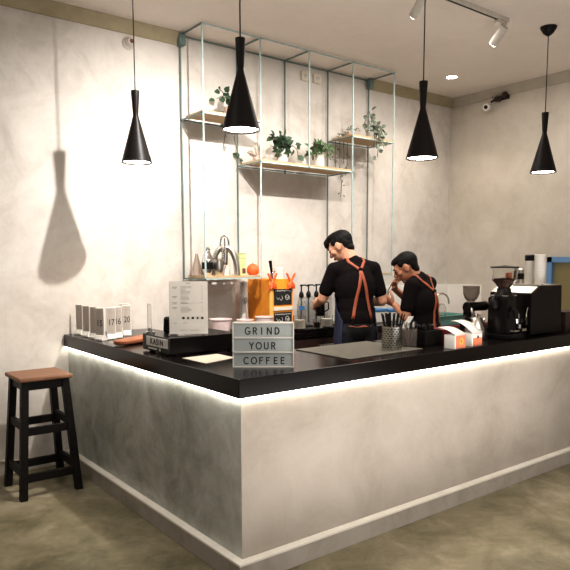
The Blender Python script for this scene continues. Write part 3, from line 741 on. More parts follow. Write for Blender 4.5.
# ------------------------------------------------------------------ small cartons
def carton(label, loc, rz, art):
    t = thing('paper_carton', label, 'carton', loc, rz, 'small coral and white cartons')
    w_, d_, h_ = .098, .075, .078
    MB().box((0, d_/2, h_/2), (w_, d_, h_)).build('box', 'paper', t, smooth=False, bevel=.002)
    MB().box((.004, -.001, h_/2), (w_-.008, .002, h_-.006)).build('label', 'coral', t, smooth=False)
    rows = []
    for k in range(9):
        u = k/8; y = -.004+u*(.125 if art == 0 else .15); z = h_+.002+(.035 if art == 0 else .062)*math.sin(u*PI*.55)
        rows.append([(-w_/2, y, z), (w_/2, y, z)])
    MB().strip(rows).build('lid_flap', 'paper', t, solid=.003)['label'] = 'white arched lid flap'
    if art == 0:
        MB().cone((.008, -.0025, .042), (.008, -.0035, .042), .020, .020, 20).build('emblem', 'orangelight', t); MB().box((.008, -.0042, .042), (.008, .001, .01)).build('print', 'brownlabel', t, smooth=False)
    else:
        MB().prism([(-.045, -.0025, .05), (.045, -.0025, .05), (.045, -.0025, .074), (-.045, -.0025, .074)], (0, -.001, 0)).build('emblem', 'paper', t, smooth=False); MB().prism([(-.006, -.0042, .048), (.016, -.0042, .048), (.012, -.0042, .066), (.005, -.0042, .056), (-.002, -.0042, .066)], (0, -.001, 0)).build('print', 'brownlabel', t, smooth=False)
carton('small white carton with an orange label, its lid flap low, left of its twin', (1.487, -.012, ZT), R(2), 0)
carton('small white carton with a coral base band, its lid flap raised, right of its twin', (1.652, -.006, ZT), R(2), 1)

# ------------------------------------------------------------------ kettle and grinders
t = thing('steel_kettle', 'round steel kettle with a black handle behind the small cartons', 'kettle', (1.975, .235, ZT), R(165))
MB().lathe([(0, 0), (.070, 0), (.074, .01), (.066, .07), (.045, .115), (.038, .13), (.034, .135), (0, .138)], n=32).build('body', 'steel', t)
MB().lathe([(0, .138), (.012, .138), (.010, .15), (.014, .158), (0, .162)], n=20).build('lid_knob', 'steel', t)
MB().tube([(.045, 0, .118), (.09, 0, .14), (.115, 0, .11), (.112, 0, .06), (.10, 0, .03)], .010, 8).build('handle', 'black', t)
MB().tube([(-.045, 0, .10), (-.060, 0, .115), (-.066, 0, .128)], [.013, .010, .008], 8).build('spout', 'steel', t)
t = thing('coffee_grinder', 'small black coffee grinder with a smoky round hopper', 'grinder', (2.26, .475, ZT))
t.scale = (.77, .77, .77)
MB().box((0, 0, .012), (.13, .18, .024)).build('base', 'black', t, smooth=False, bevel=.004)
MB().box((.0, .03, .11), (.075, .075, .18)).build('column', 'black', t, smooth=False, bevel=.006)
MB().cone((-.02, .015, .225), (.165, -.03, .235), .036, .045, 24).cone((-.055, .02, .225), (-.02, .015, .225), .05, .04, 24).build('motor_head', 'blackmatte', t, bevel=.006)
MB().box((.06, -.005, .268), (.20, .06, .012), (0, 0, -.24)).build('top_plate', 'steel', t, smooth=False, bevel=.003)
MB().lathe([(.022, .255), (.03, .275), (.058, .31), (.072, .35), (.074, .41), (.076, .414), (.07, .414), (.068, .35), (.05, .31), (.022, .28)], c=(-.0, .01, 0), n=32).build('hopper', 'smoke', t)
MB().lathe([(0, .412), (.077, .412), (.077, .418), (0, .419)], c=(-.0, .01, 0), n=32).build('hopper_lid', 'smoke', t)
MB().tube([(-.045, -.03, .22), (-.055, -.05, .17), (-.05, -.055, .13)], .012, 8).build('spout', 'steel', t)

t = thing('coffee_grinder', 'tall black coffee grinder with a clear hopper half full of beans', 'grinder', (2.125, .10, ZT))
t.scale = (.92, .92, .99)
MB().box((0, .03, .015), (.15, .22, .03)).build('base', 'black', t, smooth=False, bevel=.006)
MB().box((0, .05, .145), (.135, .15, .25)).build('body', 'blackgloss', t, smooth=False, bevel=.015)
MB().lathe([(.075, .26), (.075, .275), (.05, .30), (.045, .325), (0, .325)], c=(0, .04, 0), n=28).build('collar', 'black', t)
MB().box((0, .04, .277), (.13, .12, .008)).build('top_plate', 'steel', t, smooth=False, bevel=.002)
MB().ell((-.08, .06, .225), (.04, .035, .045)).build('dial', 'black', t)
MB().lathe([(.03, .31), (.036, .325), (.083, .375), (.092, .45), (.092, .455), (.089, .455), (.080, .378), (.032, .328)], c=(0, .04, 0), n=36).build('hopper', 'glass', t)
MB().lathe([(0, .318), (.026, .322), (.034, .332), (.075, .378), (.070, .386), (.0, .392)], c=(0, .04, 0), n=30).build('beans', 'bean', t)['kind'] = 'stuff'
MB().lathe([(0, .455), (.095, .455), (.095, .463), (.03, .468), (0, .472)], c=(0, .04, 0), n=36).build('hopper_lid', 'black', t)
MB().box((.055, .04, .40), (.05, .02, .045)).build('sticker', 'coral', t, smooth=False)
MB().tube([(0, -.03, .20), (0, -.06, .17), (0, -.062, .13)], .016, 10).build('chute', 'blackmatte', t)
MB().box((-.01, -.06, .055), (.05, .04, .008)).build('portafilter_fork', 'chrome', t, smooth=False)

# ------------------------------------------------------------------ espresso machine
em = thing('espresso_machine', 'boxy black espresso machine with a sloped top edge at the right of the bar', 'coffee machine', (2.315, .055, ZT))
z0, z1 = .012, .33
prof = [(0, 0, z0), (.38, 0, z0), (.365, 0, z1), (.09, 0, z1-.008), (0.0, 0, z1-.05)]
MB().prism([(x, .004, z) for x, y, z in prof], (0, .302, 0)).build('case', 'blackgloss', em, smooth=False, bevel=.004)
for yy in (0, .306): MB().prism([(x, yy, z) for x, y, z in prof], (0, .006, 0)).build('side_panel', 'blackmatte', em, smooth=False, bevel=.002)
MB().prism([(.004, .01, z1-.047), (.088, .01, z1-.0065), (.088, .306, z1-.0065), (.004, .306, z1-.047)], (-.001, 0, .003)).build('control_panel', 'steel', em, smooth=False)
MB().box((.24, .16, z1+.002), (.24, .29, .006)).build('cup_tray', 'steel', em, smooth=False)
for yy in (.10, .22):
    g = MB().cone((-.012, yy, .115), (-.012, yy, .15), .033, .033, 24).build('group_head', 'chrome', em, bevel=.003)
    pf = MB().cone((-.02, yy, .085), (-.02, yy, .113), .03, .034, 24).build('portafilter', 'chrome', em)
    MB().cone((-.03, yy, .098), (-.12, yy-.03, .088), .011, .014, 14).build('handle', 'black', pf)
MB().box((-.04, .16, .022), (.08, .26, .04)).build('drip_tray', 'black', em, smooth=False, bevel=.004)
MB().box((-.06, .03, .05), (.05, .045, .016)).cone((-.085, .03, .06), (-.085, .03, .085), .012).build('steam_knob', 'steel', em, smooth=False)
MB().tube([(-.01, .02, .19), (-.03, .015, .15), (-.035, .01, .08)], .005).build('steam_wand', 'chrome', em)
for x in (.05, .33):
    for y in (.05, .26): MB().cone((x, y, 0), (x, y, .014), .016).build('foot', 'black', em)

CT = ZT+z1+.005
cup0 = None
def paper_cup(x, y, z, lab, grp):
    global cup0
    if cup0 is None:
        cup0 = thing('paper_cup', lab, 'cup', (x, y, z), group=grp)
        MB().lathe([(0, .004), (.026, .004), (.026, 0), (.028, 0), (.037, .085), (.039, .088), (.036, .089), (.027, .008), (0, .008)], n=26).build('wall', 'white', cup0)
        return cup0
    o = dup(cup0, (x, y, z), None, lab); o['group'] = grp; return o
for k in range(6): paper_cup(2.578, .235, CT+k*.014, 'white paper cup nested in the left stack on the espresso machine', 'left stack of paper cups on the espresso machine')
for k in range(7): paper_cup(2.548, .145, CT+k*.019, 'white paper cup nested in the right stack on the espresso machine', 'right stack of paper cups on the espresso machine')
ld = thing('cup_lid', 'black plastic lid lying on the left stack of white paper cups', 'lid', (2.578, .235, CT+.160))
MB().lathe([(0, .0), (.036, 0), (.037, .035), (.030, .042), (0, .043)], n=26).build('lid', 'black', ld)
t = thing('steel_canister', 'small steel canister on the espresso machine left of the paper cups', 'canister', (2.60, .325, CT))
MB().lathe([(0, 0), (.027, 0), (.027, .10), (.022, .104), (0, .105)], n=24).build('body', 'steel', t)
MB().lathe([(.0275, .03), (.028, .032), (.028, .07), (.0275, .072)], n=24).build('band', 'black', t)

t = thing('knock_box', 'dark brown wooden box at the far right end of the bar', 'box', (2.86, .20, ZT))
MB().box((0, 0, .065), (.20, .28, .13)).build('case', 'darkbrown', t, smooth=False, bevel=.004)
MB().box((0, 0, .134), (.206, .286, .012)).build('lid', 'darkbrown', t, smooth=False, bevel=.004)

# ------------------------------------------------------------------ things on the back worktop
ZW = .8505
od = thing('drink_dispenser', 'tall orange dispenser box with black chalk panels and orange bows', 'dispenser', (1.49, 1.80, ZW))
MB().box((.115, .1525, .205), (.23, .305, .41)).build('case', 'orange', od, smooth=False, bevel=.003)
MB().box((.008, -.002, .205), (.03, .006, .41)).build('corner_strip', 'orangelight', od, smooth=False)
for (za, zb) in ((.205, .33), (.045, .145)):
    pn = MB().box((.125, -.003, (za+zb)/2), (.175, .006, zb-za)).build('chalk_panel', 'ink', od, smooth=False)
    sk = MB(); rnd = random.Random(int(za*1000)); zc_ = (za+zb)/2
    for k in range(9): sk.box((.05+k*.018, -.0065, zb-.014+rnd.uniform(-.003, .003)), (.01, .001, .006))
    pts = [(.06, zc_), (.075, zc_-.02), (.085, zc_-.005), (.105, zc_-.028), (.12, zc_-.01), (.11, zc_+.01)]
    sk.tube([(x, -.0068, z) for x, z in pts], .0022, 5)
    sk.tube([(.165+.018*math.cos(a), -.0068, zc_-.004+.02*math.sin(a)) for a in [i*.6 for i in range(11)]], .0022, 5)
    sk.tube([(.15, -.0068, zc_+.01), (.165, -.0068, zc_-.012), (.185, -.0068, zc_+.004), (.192, -.0068, zc_-.02)], .002, 5)
    sk.build('chalk_drawing', 'white', pn)
MB().box((.125, -.004, .175), (.19, .01, .028)).build('shelf_strip', 'cream', od, smooth=False)
MB().box((.125, -.004, .018), (.19, .008, .026)).build('lower_strip', 'orangelight', od, smooth=False)
for (bx_, by_) in ((.015, .0), (.20, .0)):
    bw_ = MB()
    for sx in (-1, 1):
        bw_.tube([(bx_, by_-.012, .385), (bx_+sx*.03, by_-.015, .43), (bx_+sx*.042, by_-.012, .455), (bx_+sx*.03, by_-.01, .44), (bx_+sx*.01, by_-.012, .395)], .008, 6)
        bw_.tube([(bx_, by_-.012, .385), (bx_+sx*.025, by_-.015, .36), (bx_+sx*.03, by_-.014, .335), (bx_+sx*.012, by_-.013, .345), (bx_, by_-.012, .38)], .013, 6)
    bw_.ell((bx_, by_-.014, .385), (.016, .012, .016)).build('bow', 'orangered', od)
MB().cone((.055, .05, .41), (.055, .05, .455), .014, .012).cone((.055, .05, .45), (.085, .05, .47), .008).build('tap', 'chrome', od)
MB().cone((.055, .05, .455), (.04, .05, .555), .009, .014).build('tap_handle', 'blackgloss', od)
MB().lathe([(0, 0), (.035, 0), (.042, .085), (.038, .09), (0, .088)], c=(.155, .09, .41), n=24).build('measuring_cup', 'white', od)
MB().cone((.232, .05, .21), (.245, .05, .21), .007).ell((.25, .05, .21), (.01, .01, .01)).build('side_knob', 'black', od)

def tub(label, x, y, z, r, h, m):
    t = thing('plastic_tub', label, 'tub', (x, y, z))
    MB().lathe([(0, 0), (r*.82, 0), (r, h-.008), (r+.006, h-.006), (r+.006, h), (r-.002, h), (r-.004, h-.01), (r*.78, .006), (0, .006)], n=4 if m == 'sq' else 28).build('bowl', 'pink', t)
    return t
tub('pale pink plastic tub under the low shelf, right behind the menu sheet', 1.03, 1.80, ZW, .080, .125, 'r')
tub('pale pink plastic tub beside another tub, half hidden by the letter sign', 1.175, 1.69, ZW, .060, .12, 'r')
t = thing('plastic_tub', 'pink round tub standing in front of the orange dispenser', 'tub', (1.335, 1.665, ZW))
MB().lathe([(0, 0), (.055, 0), (.068, .125), (.072, .128), (.072, .135), (.064, .135), (.05, .008), (0, .008)], n=28).build('bowl', 'pink', t)
t = thing('paper_roll', 'tall white roll standing under the low shelf left of the dispenser', 'roll', (1.40, 2.03, ZW))
MB().cone((0, 0, 0), (0, 0, .385), .032, .032, 28).build('roll', 'white', t, bevel=.003)
MB().cone((0, 0, .385), (0, 0, .392), .012, .012, 16).build('core', 'cream', t)
t = thing('milk_thermometer', 'slim grey tool leaning by the white roll', 'tool', (1.375, 1.93, ZW))
MB().tube([(0, 0, 0), (.0, .02, .16), (-.005, .03, .22)], .006).build('shaft', 'steel', t)
MB().ell((-.006, .032, .24), (.014, .012, .03)).build('handle', 'inkgrey', t)

# pump bottles
def pump(label, x, y):
    t = thing('pump_bottle', label, 'bottle', (x, y, ZW), R(-25), 'syrup bottles with black pumps')
    MB().lathe([(0, 0), (.036, 0), (.038, .01), (.038, .17), (.03, .205), (.015, .225), (.015, .24), (0, .24)], n=24).build('bottle', 'glassthin', t)
    MB().lathe([(0, .238), (.019, .238), (.021, .25), (.021, .268), (.010, .29), (0, .29)], n=20).build('collar', 'black', t)
    MB().cone((0, 0, .285), (0, 0, .345), .006).cone((0, 0, .335), (0, 0, .35), .013, .011).tube([(0, 0, .343), (.035, 0, .345), (.055, 0, .335)], .006, 8).build('pump_head', 'black', t)
    MB().cone((0, 0, .02), (0, 0, .24), .007).build('dip_tube', 'black', t)
    return t
for i, (x, lab) in enumerate(((2.005, 'clear syrup bottle with a black pump and a blue label, nearest the orange dispenser'), (2.085, 'clear syrup bottle with a black pump, second from the orange dispenser'),
                             (2.175, 'clear syrup bottle with a black pump, third from the orange dispenser'), (2.26, 'clear syrup bottle with a black pump, next to the first barista\'s arm'))):
    b_ = pump(lab, x, 2.04)
    if i == 0: MB().box((.0, -.0395, .15), (.05, .002, .035)).build('label', 'blue', b_, smooth=False).rotation_euler = (0, 0, R(-8))
# tray with glass jars
t = thing('bar_tray', 'black tray holding glass jars on the back worktop', 'tray', (1.87, 1.672, ZW))
tr = MB().box((0, 0, .005), (.50, .22, .01))
for (x, y, dx, dy) in ((0, -.107, .5, .006), (0, .107, .5, .006), (-.247, 0, .006, .22), (.247, 0, .006, .22)): tr.box((x, y, .011), (dx, dy, .022))
tr.build('tray', 'black', t, smooth=False, bevel=.002)
def jar(label, x, y, r, h, content, cm):
    t = thing('glass_jar', label, 'jar', (x, y, ZW+.0105))
    MB().lathe([(0, 0), (r, 0), (r+.002, .006), (r+.002, h), (r-.002, h), (r-.002, .008), (0, .006)], n=26).build('glass', 'glass', t)
    if content: MB().lathe([(0, .007), (r-.003, .009), (r-.003, content), (0, content+.004)], n=22).build('filling', cm, t)
jar('wide glass jar of pale powder at the left of the black tray', 1.70, 1.69, .05, .11, .075, 'cream')
jar('small glass jar of dark syrup in the middle of the black tray', 1.845, 1.65, .03, .075, .05, 'bean')
jar('glass jar of white sugar at the right of the black tray', 1.985, 1.69, .05, .10, .07, 'white')
t = thing('glass_bottle', 'slender glass bottle half filled with yellow oil by the barista', 'bottle', (2.075, 1.65, ZW+.0105))
MB().lathe([(0, 0), (.026, 0), (.028, .01), (.028, .13), (.012, .19), (.011, .235), (.014, .24), (0, .24)], n=24).build('glass', 'glassthin', t)
MB().lathe([(0, .004), (.025, .006), (.025, .095), (0, .097)], n=24).build('oil', 'olivebottle', t)

# right part of the back worktop: tubs and sink
def lid_box(label, x, y, w_, d_, h_, rz=0):
    t = thing('storage_box', label, 'box', (x, y, ZW), rz)
    MB().box((0, 0, h_/2), (w_, d_, h_), taper=1.08).build('box', 'white', t, smooth=False, bevel=.008)
    MB().box((0, 0, h_+.012), (w_*1.13, d_*1.13, .025)).build('lid', 'blue', t, smooth=False, bevel=.006)
lid_box('white storage box with a blue lid right behind the first barista', 2.66, 1.80, .17, .14, .10)
lid_box('small white storage box with a blue lid between the two baristas', 2.90, 1.84, .12, .12, .085)
sk = thing('sink_unit', 'low sink unit with a maroon front edge in the back corner', 'sink unit', (3.60, 1.83, 0))
MB().box((0, .02, .38), (.96, .54, .76)).build('cabinet', 'darkbrown', sk, smooth=False)
MB().box((0, .0, .7725), (.98, .60, .025)).build('top', 'maroon', sk, smooth=False, bevel=.004)
tb_ = thing('washing_tub', 'teal plastic washing-up tub standing on the sink unit', 'tub', (3.50, 1.79, .7855))
wt = MB()
for (x, y, dx, dy) in ((0, -.165, .56, .012), (0, .165, .56, .012), (-.274, 0, .012, .33), (.274, 0, .012, .33)): wt.box((x, y, .045), (dx, dy, .09))
wt.box((0, 0, .005), (.56, .34, .01)).build('basin', 'tubteal', tb_, smooth=False, bevel=.003)
ra = MB()
for (x, y, dx, dy) in ((0, -.178, .60, .026), (0, .178, .60, .026), (-.287, 0, .026, .36), (.287, 0, .026, .36)): ra.box((x, y, .09), (dx, dy, .008))
ra.build('rim', 'tubteal', tb_, smooth=False, bevel=.003)
fc = thing('sink_faucet', 'tall curved steel faucet behind the teal washing-up tub', 'faucet', (3.78, 2.04, .7855))
MB().tube([(0, 0, .0), (0, 0, .19)]+[(.085-.085*math.cos(a), -.02*a, .19+.09*math.sin(a)) for a in [i*PI/8 for i in range(1, 8)]]+[(.168, -.06, .17)], .009, 8).build('spout', 'steel', fc)
MB().cone((0, 0, 0), (0, 0, .03), .024, .02).build('base', 'steel', fc)
jr = thing('soap_jar', 'clear jar on a green lid standing in the teal tub', 'jar', (3.60, 1.80, .7965))
MB().lathe([(0, 0), (.045, 0), (.047, .01), (.05, .07), (.0, .07)], n=24).build('lid', 'green', jr)
MB().lathe([(.046, .07), (.05, .09), (.047, .15), (.03, .18), (0, .185)], n=24).build('glass', 'glassthin', jr)

# ------------------------------------------------------------------ baristas
def voxel(name, mb, m, parent, vox=.006, smooth=4, fac=.5):
    me = bpy.data.meshes.new('v'); mb.bm.to_mesh(me); mb.bm.free()
    o = bpy.data.objects.new('v', me); col.objects.link(o)
    k = o.modifiers.new('r', 'REMESH'); k.mode = 'VOXEL'; k.voxel_size = vox; k.adaptivity = 0
    if smooth: s_ = o.modifiers.new('s', 'SMOOTH'); s_.factor = fac; s_.iterations = smooth
    r = bpy.data.meshes.new_from_object(o.evaluated_get(bpy.context.evaluated_depsgraph_get()))
    bpy.data.objects.remove(o); bpy.data.meshes.remove(me)
    r.name = name; r.materials.clear(); r.materials.append(M[m])
    r.polygons.foreach_set('use_smooth', [True]*len(r.polygons))
    q_ = bpy.data.objects.new(name, r); col.objects.link(q_)
    if parent: q_.parent = parent
    return q_

def hand(mb, wrist, d, n, th, curl):
    """palm, four bent fingers and a thumb; d along the hand, n out of the palm, th towards the thumb"""
    w, d, n, th = V(wrist), V(d).normalized(), V(n), V(th)
    n = (n-d*n.dot(d)).normalized(); th = (th-d*th.dot(d)-n*th.dot(n)).normalized()
    ks = [w+d*.088+th*.028, w+d*.094+th*.009, w+d*.09-th*.010, w+d*.080-th*.028]
    for k in ks: mb.cap(w+d*.012, k, .020, .0115)
    mb.cap(w+d*.03+th*.015, w+d*.07-th*.018, .016, .014)
    for k, ln, c in zip(ks, (.070, .079, .074, .058), (curl, curl*1.08, curl*1.15, curl*1.22)):
        p = k; dd = d.copy()
        for s_, (f_, r0, r1) in enumerate(((.46, .0095, .0088), (.30, .0088, .0080), (.24, .0080, .0068))):
            a = c*(.7 if s_ == 0 else 1.); ax = d.cross(n); dd = Matrix.Rotation(-a if False else a, 3, ax) @ dd
            q2 = p+dd*ln*f_; mb.cap(p, q2, r0, r1, 8); p = q2
    b = w+d*.028+th*.022; t1 = (d*.55+th*.75+n*.25).normalized(); p1 = b+t1*.036
    t2 = (d*.85+th*.2+n*.5).normalized(); p2 = p1+t2*.032; p3 = p2+(d*.8+n*.6).normalized()*.024
    mb.cap(b, p1, .014, .0115, 8); mb.cap(p1, p2, .0112, .0098, 8); mb.cap(p2, p3, .0098, .008, 8)

def barista(label, loc, rz, J, head_rot, skin, hairstyle):
    t = thing('person', label, 'person', loc, rz)
    b = MB()
    # legs
    for s_ in (-1, 1):
        hip, kn, an = V((s_*.09, J['pelvis'].y, J['pelvis'].z-.04)), V(J['knee'])*1., V(J['ankle'])*1.
        kn.x *= s_; an.x *= s_
        b.cap(hip, kn, .066, .050); b.cap(kn, an, .054, .036); b.cap(an, an+V((0, .11, -.045)), .036, .026)
    pv, ch, nb = J['pelvis'], J['chest'], J['neck']
    k_ = J['wk']
    b.ell(pv, (.155*k_, .100, .12)); b.ell((pv+ch)/2, (.135*k_, .09, .15)); b.ell(ch, (.165*k_, .105, .16)); b.ell(ch.lerp(nb, .62), (.155*k_, .085, .085))
    hc = J['head']; hm = Euler(head_rot, 'XYZ').to_matrix()
    # rotate: pitch about x then yaw about z
    f, u, r_ = hm @ V((0, 1, 0)), hm @ V((0, 0, 1)), hm @ V((1, 0, 0))
    b.cap(nb+V((0, -.01, -.02)), hc-u*.03-f*.02, .060, .052)
    b.cap(nb+V((0, 0, -.02)), (J['sl']+nb)/2, .045, .04); b.cap(nb+V((0, 0, -.02)), (J['sr']+nb)/2, .045, .04)
    for S, E_, W in (('sl', 'el', 'wl'), ('sr', 'er', 'wr')):
        b.cap(nb.lerp(J[S], .5)-V((0, 0, .012)), J[S]-V((0, 0, .008)), .042, .042); b.cap(J[S], J[E_], .046, .038); b.cap(J[E_], J[W], .039, .025)
    # head
    b.ell(hc+u*.025-f*.008, (.073, .092, .088), mx=hm); b.ell(hc-u*.04+f*.022, (.056, .068, .062), mx=hm); b.ell(hc-u*.088+f*.058, (.026, .022, .020), mx=hm)
    b.ell(hc+u*.012+f*.066, (.058, .028, .035), mx=hm)
    b.cap(hc+u*.012+f*.088, hc-u*.022+f*.108, .008, .012, 8); b.ell(hc-u*.026+f*.096, (.017, .012, .009), mx=hm)
    b.ell(hc-u*.056+f*.084, (.022, .010, .010), mx=hm)
    for s_ in (-1, 1):
        b.ell(hc+r_*s_*.076-f*.004-u*.008, (.009, .021, .033), mx=hm)
        b.ell(hc+r_*s_*.05+f*.058-u*.022, (.022, .02, .018), mx=hm)
    for W, E_, k in (('wl', 'el', 'hl'), ('wr', 'er', 'hr')):
        d, n, th, curl = J[k]; hand(b, J[W], d, n, th, curl)
    body = voxel('body', b, skin, t, .0052, 3)
    # eyes, brows, mouth
    for s_ in (-1, 1):
        MB().ell(hc+r_*s_*.031+f*.086+u*.004, (.013, .008, .006), mx=hm).build('eye', 'ink', t)
        MB().tube([hc+r_*s_*.016+f*.094+u*.024, hc+r_*s_*.032+f*.092+u*.029, hc+r_*s_*.05+f*.078+u*.022], .0042, 6).build('eyebrow', 'hair', t)
    MB().ell(hc-u*.057+f*.0925, (.022, .006, .006), mx=hm).build('mouth', 'lips', t)
    # hair
    h = MB()
    h.ell(hc+u*.038-f*.018, (.077, .092, .080), mx=hm); h.ell(hc-f*.046+u*.014, (.068, .050, .076), mx=hm); h.ell(hc-f*.055-u*.04, (.050, .033, .038), mx=hm)
    if hairstyle == 0:
        h.ell(hc+u*.085+f*.012, (.068, .084, .036), mx=hm); h.ell(hc+u*.075+f*.072, (.060, .036, .032), mx=hm); h.ell(hc+u*.058+f*.092, (.046, .020, .020), mx=hm)
    else:
        h.ell(hc+u*.074+f*.015, (.068, .076, .036), mx=hm); h.ell(hc+u*.070+f*.058, (.058, .026, .022), mx=hm)
    for s_ in (-1, 1): h.ell(hc+r_*s_*.064+f*.016+u*.038, (.011, .026, .026), mx=hm)
    voxel('hair', h, 'hair', t, .0055, 2)
    # t-shirt
    s = MB()
    s.ell(pv+V((0, 0, .06)), (.168*k_, .114, .12)); s.ell((pv+ch)/2, (.162*k_, .110, .17)); s.ell(ch, (.182*k_, .120, .17)); s.ell(ch.lerp(nb, .62), (.165*k_, .098, .085))
    for S, E_ in (('sl', 'el'), ('sr', 'er')):
        e = J[S].lerp(J[E_], .70)
        s.cap(nb+V((0, -.012, -.035)), J[S]+V((0, 0, -.006)), .062, .054); s.cap(J[S], e, .056, .054)
    s.cap(nb+V((0, -.012, -.05)), nb+V((0, -.010, -.006)), .078, .068); s.cap(nb+V((0, -.012, -.005)), J['sl']+V((0, 0, .002)), .058, .050); s.cap(nb+V((0, -.012, -.005)), J['sr']+V((0, 0, .002)), .058, .050)
    sh = voxel('shirt', s, 'shirt', t, .008, 6)
    # trousers and shoes
    tr_ = MB(); tr_.ell(pv, (.163*k_, .110, .12))
    for s_ in (-1, 1):
        hip, kn, an = V((s_*.082, pv.y, pv.z-.04)), V(J['knee'])*1., V(J['ankle'])*1.
        kn.x *= s_; an.x *= s_
        tr_.cap(hip, kn, .084, .064); tr_.cap(kn, an+V((0, 0, .03)), .066, .052)
        so = MB().cap(an+V((0, -.03, -.03)), an+V((0, .13, -.045)), .042, .034)
        for v in so.bm.verts: v.co.z = max(v.co.z, .002)
        so.build('shoe', 'black', t)
    voxel('trousers', tr_, 'trouser', t, .009, 4)
    # apron: wraps front and sides, open at the back
    rows = []
    for i, z in enumerate([J['bib'], pv.z+.22, pv.z+.12, pv.z+.04, pv.z-.06, pv.z-.2, pv.z-.38]):
        am = R(38) if i == 0 else R(55) if i == 1 else R(95) if i == 2 else R(122)
        k = (z-pv.z)/(ch.z-pv.z) if z > pv.z else 0
        cy = pv.y*(1-k)+ch.y*k
        rx2, ry2 = (.186*k_, .130) if i < 2 else (.178*k_, .122) if i < 4 else (.185*k_+.006, .132)
        rows.append([(rx2*math.sin(a), cy+ry2*math.cos(a), z) for a in [(-am+2*am*j/28) for j in range(29)]])
    MB().strip(rows).build('apron', 'denim', t, solid=.004)
    # leather straps crossing on the back
    bv = BVHTree.FromPolygons([v.co.copy() for v in sh.data.vertices], [list(p.vertices) for p in sh.data.polygons])
    def back(x, z):
        hit = bv.ray_cast(V((x, -1., z)), V((0, 1, 0)))
        return (hit[0]-V((0, .005, 0)), hit[1]) if hit[0] else None
    def over(x, y):
        hit = bv.ray_cast(V((x, y, 2.2)), V((0, 0, -1)))
        return (hit[0]+V((0, 0, .005)), hit[1]) if hit[0] else None
    def front(x, z):
        hit = bv.ray_cast(V((x, 1., z)), V((0, -1, 0)))
        return (hit[0]+V((0, .005, 0)), hit[1]) if hit[0] else None
    rz_, rx_c = J['ring']
    def ribbon(pts, wd, nm, m='strap'):
        rows = []
        for i, (p, n) in enumerate(pts):
            tg = (pts[min(i+1, len(pts)-1)][0]-pts[max(i-1, 0)][0]).normalized(); sd = tg.cross(n).normalized()
            rows.append([p-sd*wd/2, p, p+sd*wd/2])
        return MB().strip(rows).build(nm, m, t, solid=.004)
    for s_ in (-1, 1):
        top = J['sr'] if s_ > 0 else J['sl']
        xs = nb.x+s_*J['sx']
        pts = []
        ztop = over(xs, nb.y)[0].z
        for k in range(7):
            uu = k/6; p = back(rx_c+(xs-rx_c)*uu**1., rz_+(ztop-.028-rz_)*uu)
            if p: pts.append(p)
        yb = pts[-1][0].y
        for yy in (yb+.03, yb+.06, nb.y+.02, nb.y+.06):
            p = over(xs, yy)
            if p and p[0].z > ztop-.08: pts.append(p)
        for k in range(5):
            p = front(xs*(1-.0*k), ztop-.06-k*.05)
            if p: pts.append(p)
        ribbon(pts, .021, 'shoulder_strap')
        pts = []
        xe = rx_c+s_*J['flare']; ze = pv.z+.055
        for k in range(11):
            uu = k/10; p = back(rx_c+(xe-rx_c)*uu, rz_+(ze-rz_)*uu)
            if p: pts.append((p[0]-V((0, .002, 0)), p[1]))
        ribbon(pts, .024, 'back_strap')
        e = pts[-1][0]; MB().box(e+V((0, -.003, -.012)), (.02, .006, .035)).build('clip', 'black', t, smooth=False, bevel=.002)
    rp = back(rx_c, rz_)[0]
    MB().cone(rp+V((0, .004, 0)), rp+V((0, -.006, 0)), .019, .019, 20).build('ring', 'black', t)
    # waist tie
    pts = []
    for k in range(15):
        p = back(-.10+.2*k/14, pv.z-.005+.004*math.sin(k))
        if p: pts.append((p[0]-V((0, .006, 0)), p[1]))
    if len(pts) > 3: ribbon(pts, .022, 'waist_tie')
    return t

P1, Q1 = (1.785, 1.15, 0), R(-20)
m1 = dict(pelvis=V((0, -.02, .93)), chest=V((0, .0, 1.205)), neck=V((-.004, .03, 1.385)), head=V((-.068, .105, 1.508)),
          knee=(.10, .03, .49), ankle=(.12, -.02, .085), bib=1.28, wk=.86,
          sl=V((-.155, .03, 1.338)), el=V((-.215, .10, 1.125)), wl=V((-.215, .225, 1.075)),
          sr=V((.155, .02, 1.345)), er=V((.225, .01, 1.105)), wr=V((.135, .22, 1.075)),
          hl=((.1, 1, -.15), (1, 0, -.15), (0, 0, 1), .62), hr=((-.55, .85, .0), (-.2, 0, -1), (-1, .0, .0), .45), ring=(1.335, .004), flare=.075, sx=.062)
barista('person in black t-shirt and denim apron, back turned, tan straps crossing, working at the worktop', P1, Q1, m1, (R(-32), R(2), R(44)), 'skin', 0)
P2, Q2 = (2.33, 1.0, 0), R(15)
m2 = dict(pelvis=V((0, -.05, .82)), chest=V((0, -.02, 1.07)), neck=V((-.008, .02, 1.265)), head=V((-.060, .090, 1.352)),
          knee=(.10, .06, .44), ankle=(.12, -.02, .085), bib=1.14, wk=.84,
          sl=V((-.15, .0, 1.215)), el=V((-.20, .02, .985)), wl=V((-.165, .125, 1.065)),
          sr=V((.15, -.01, 1.225)), er=V((.20, .12, 1.03)), wr=V((.03, .225, 1.175)),
          hl=((-.05, .75, .45), (.8, -.3, .3), (0, -.3, 1), .5), hr=((-.65, -.2, .75), (-.3, -.9, .1), (-.5, .1, -.5), .7), ring=(1.17, .0), flare=.065, sx=.085)
barista('person in black t-shirt with tan apron straps, head bent, one hand raised to the mouth', P2, Q2, m2, (R(-30), 0, R(22)), 'skindark', 1)
def wpt(loc, rz, p):
    return V(loc)+Matrix.Rotation(rz, 3, 'Z') @ V(p)
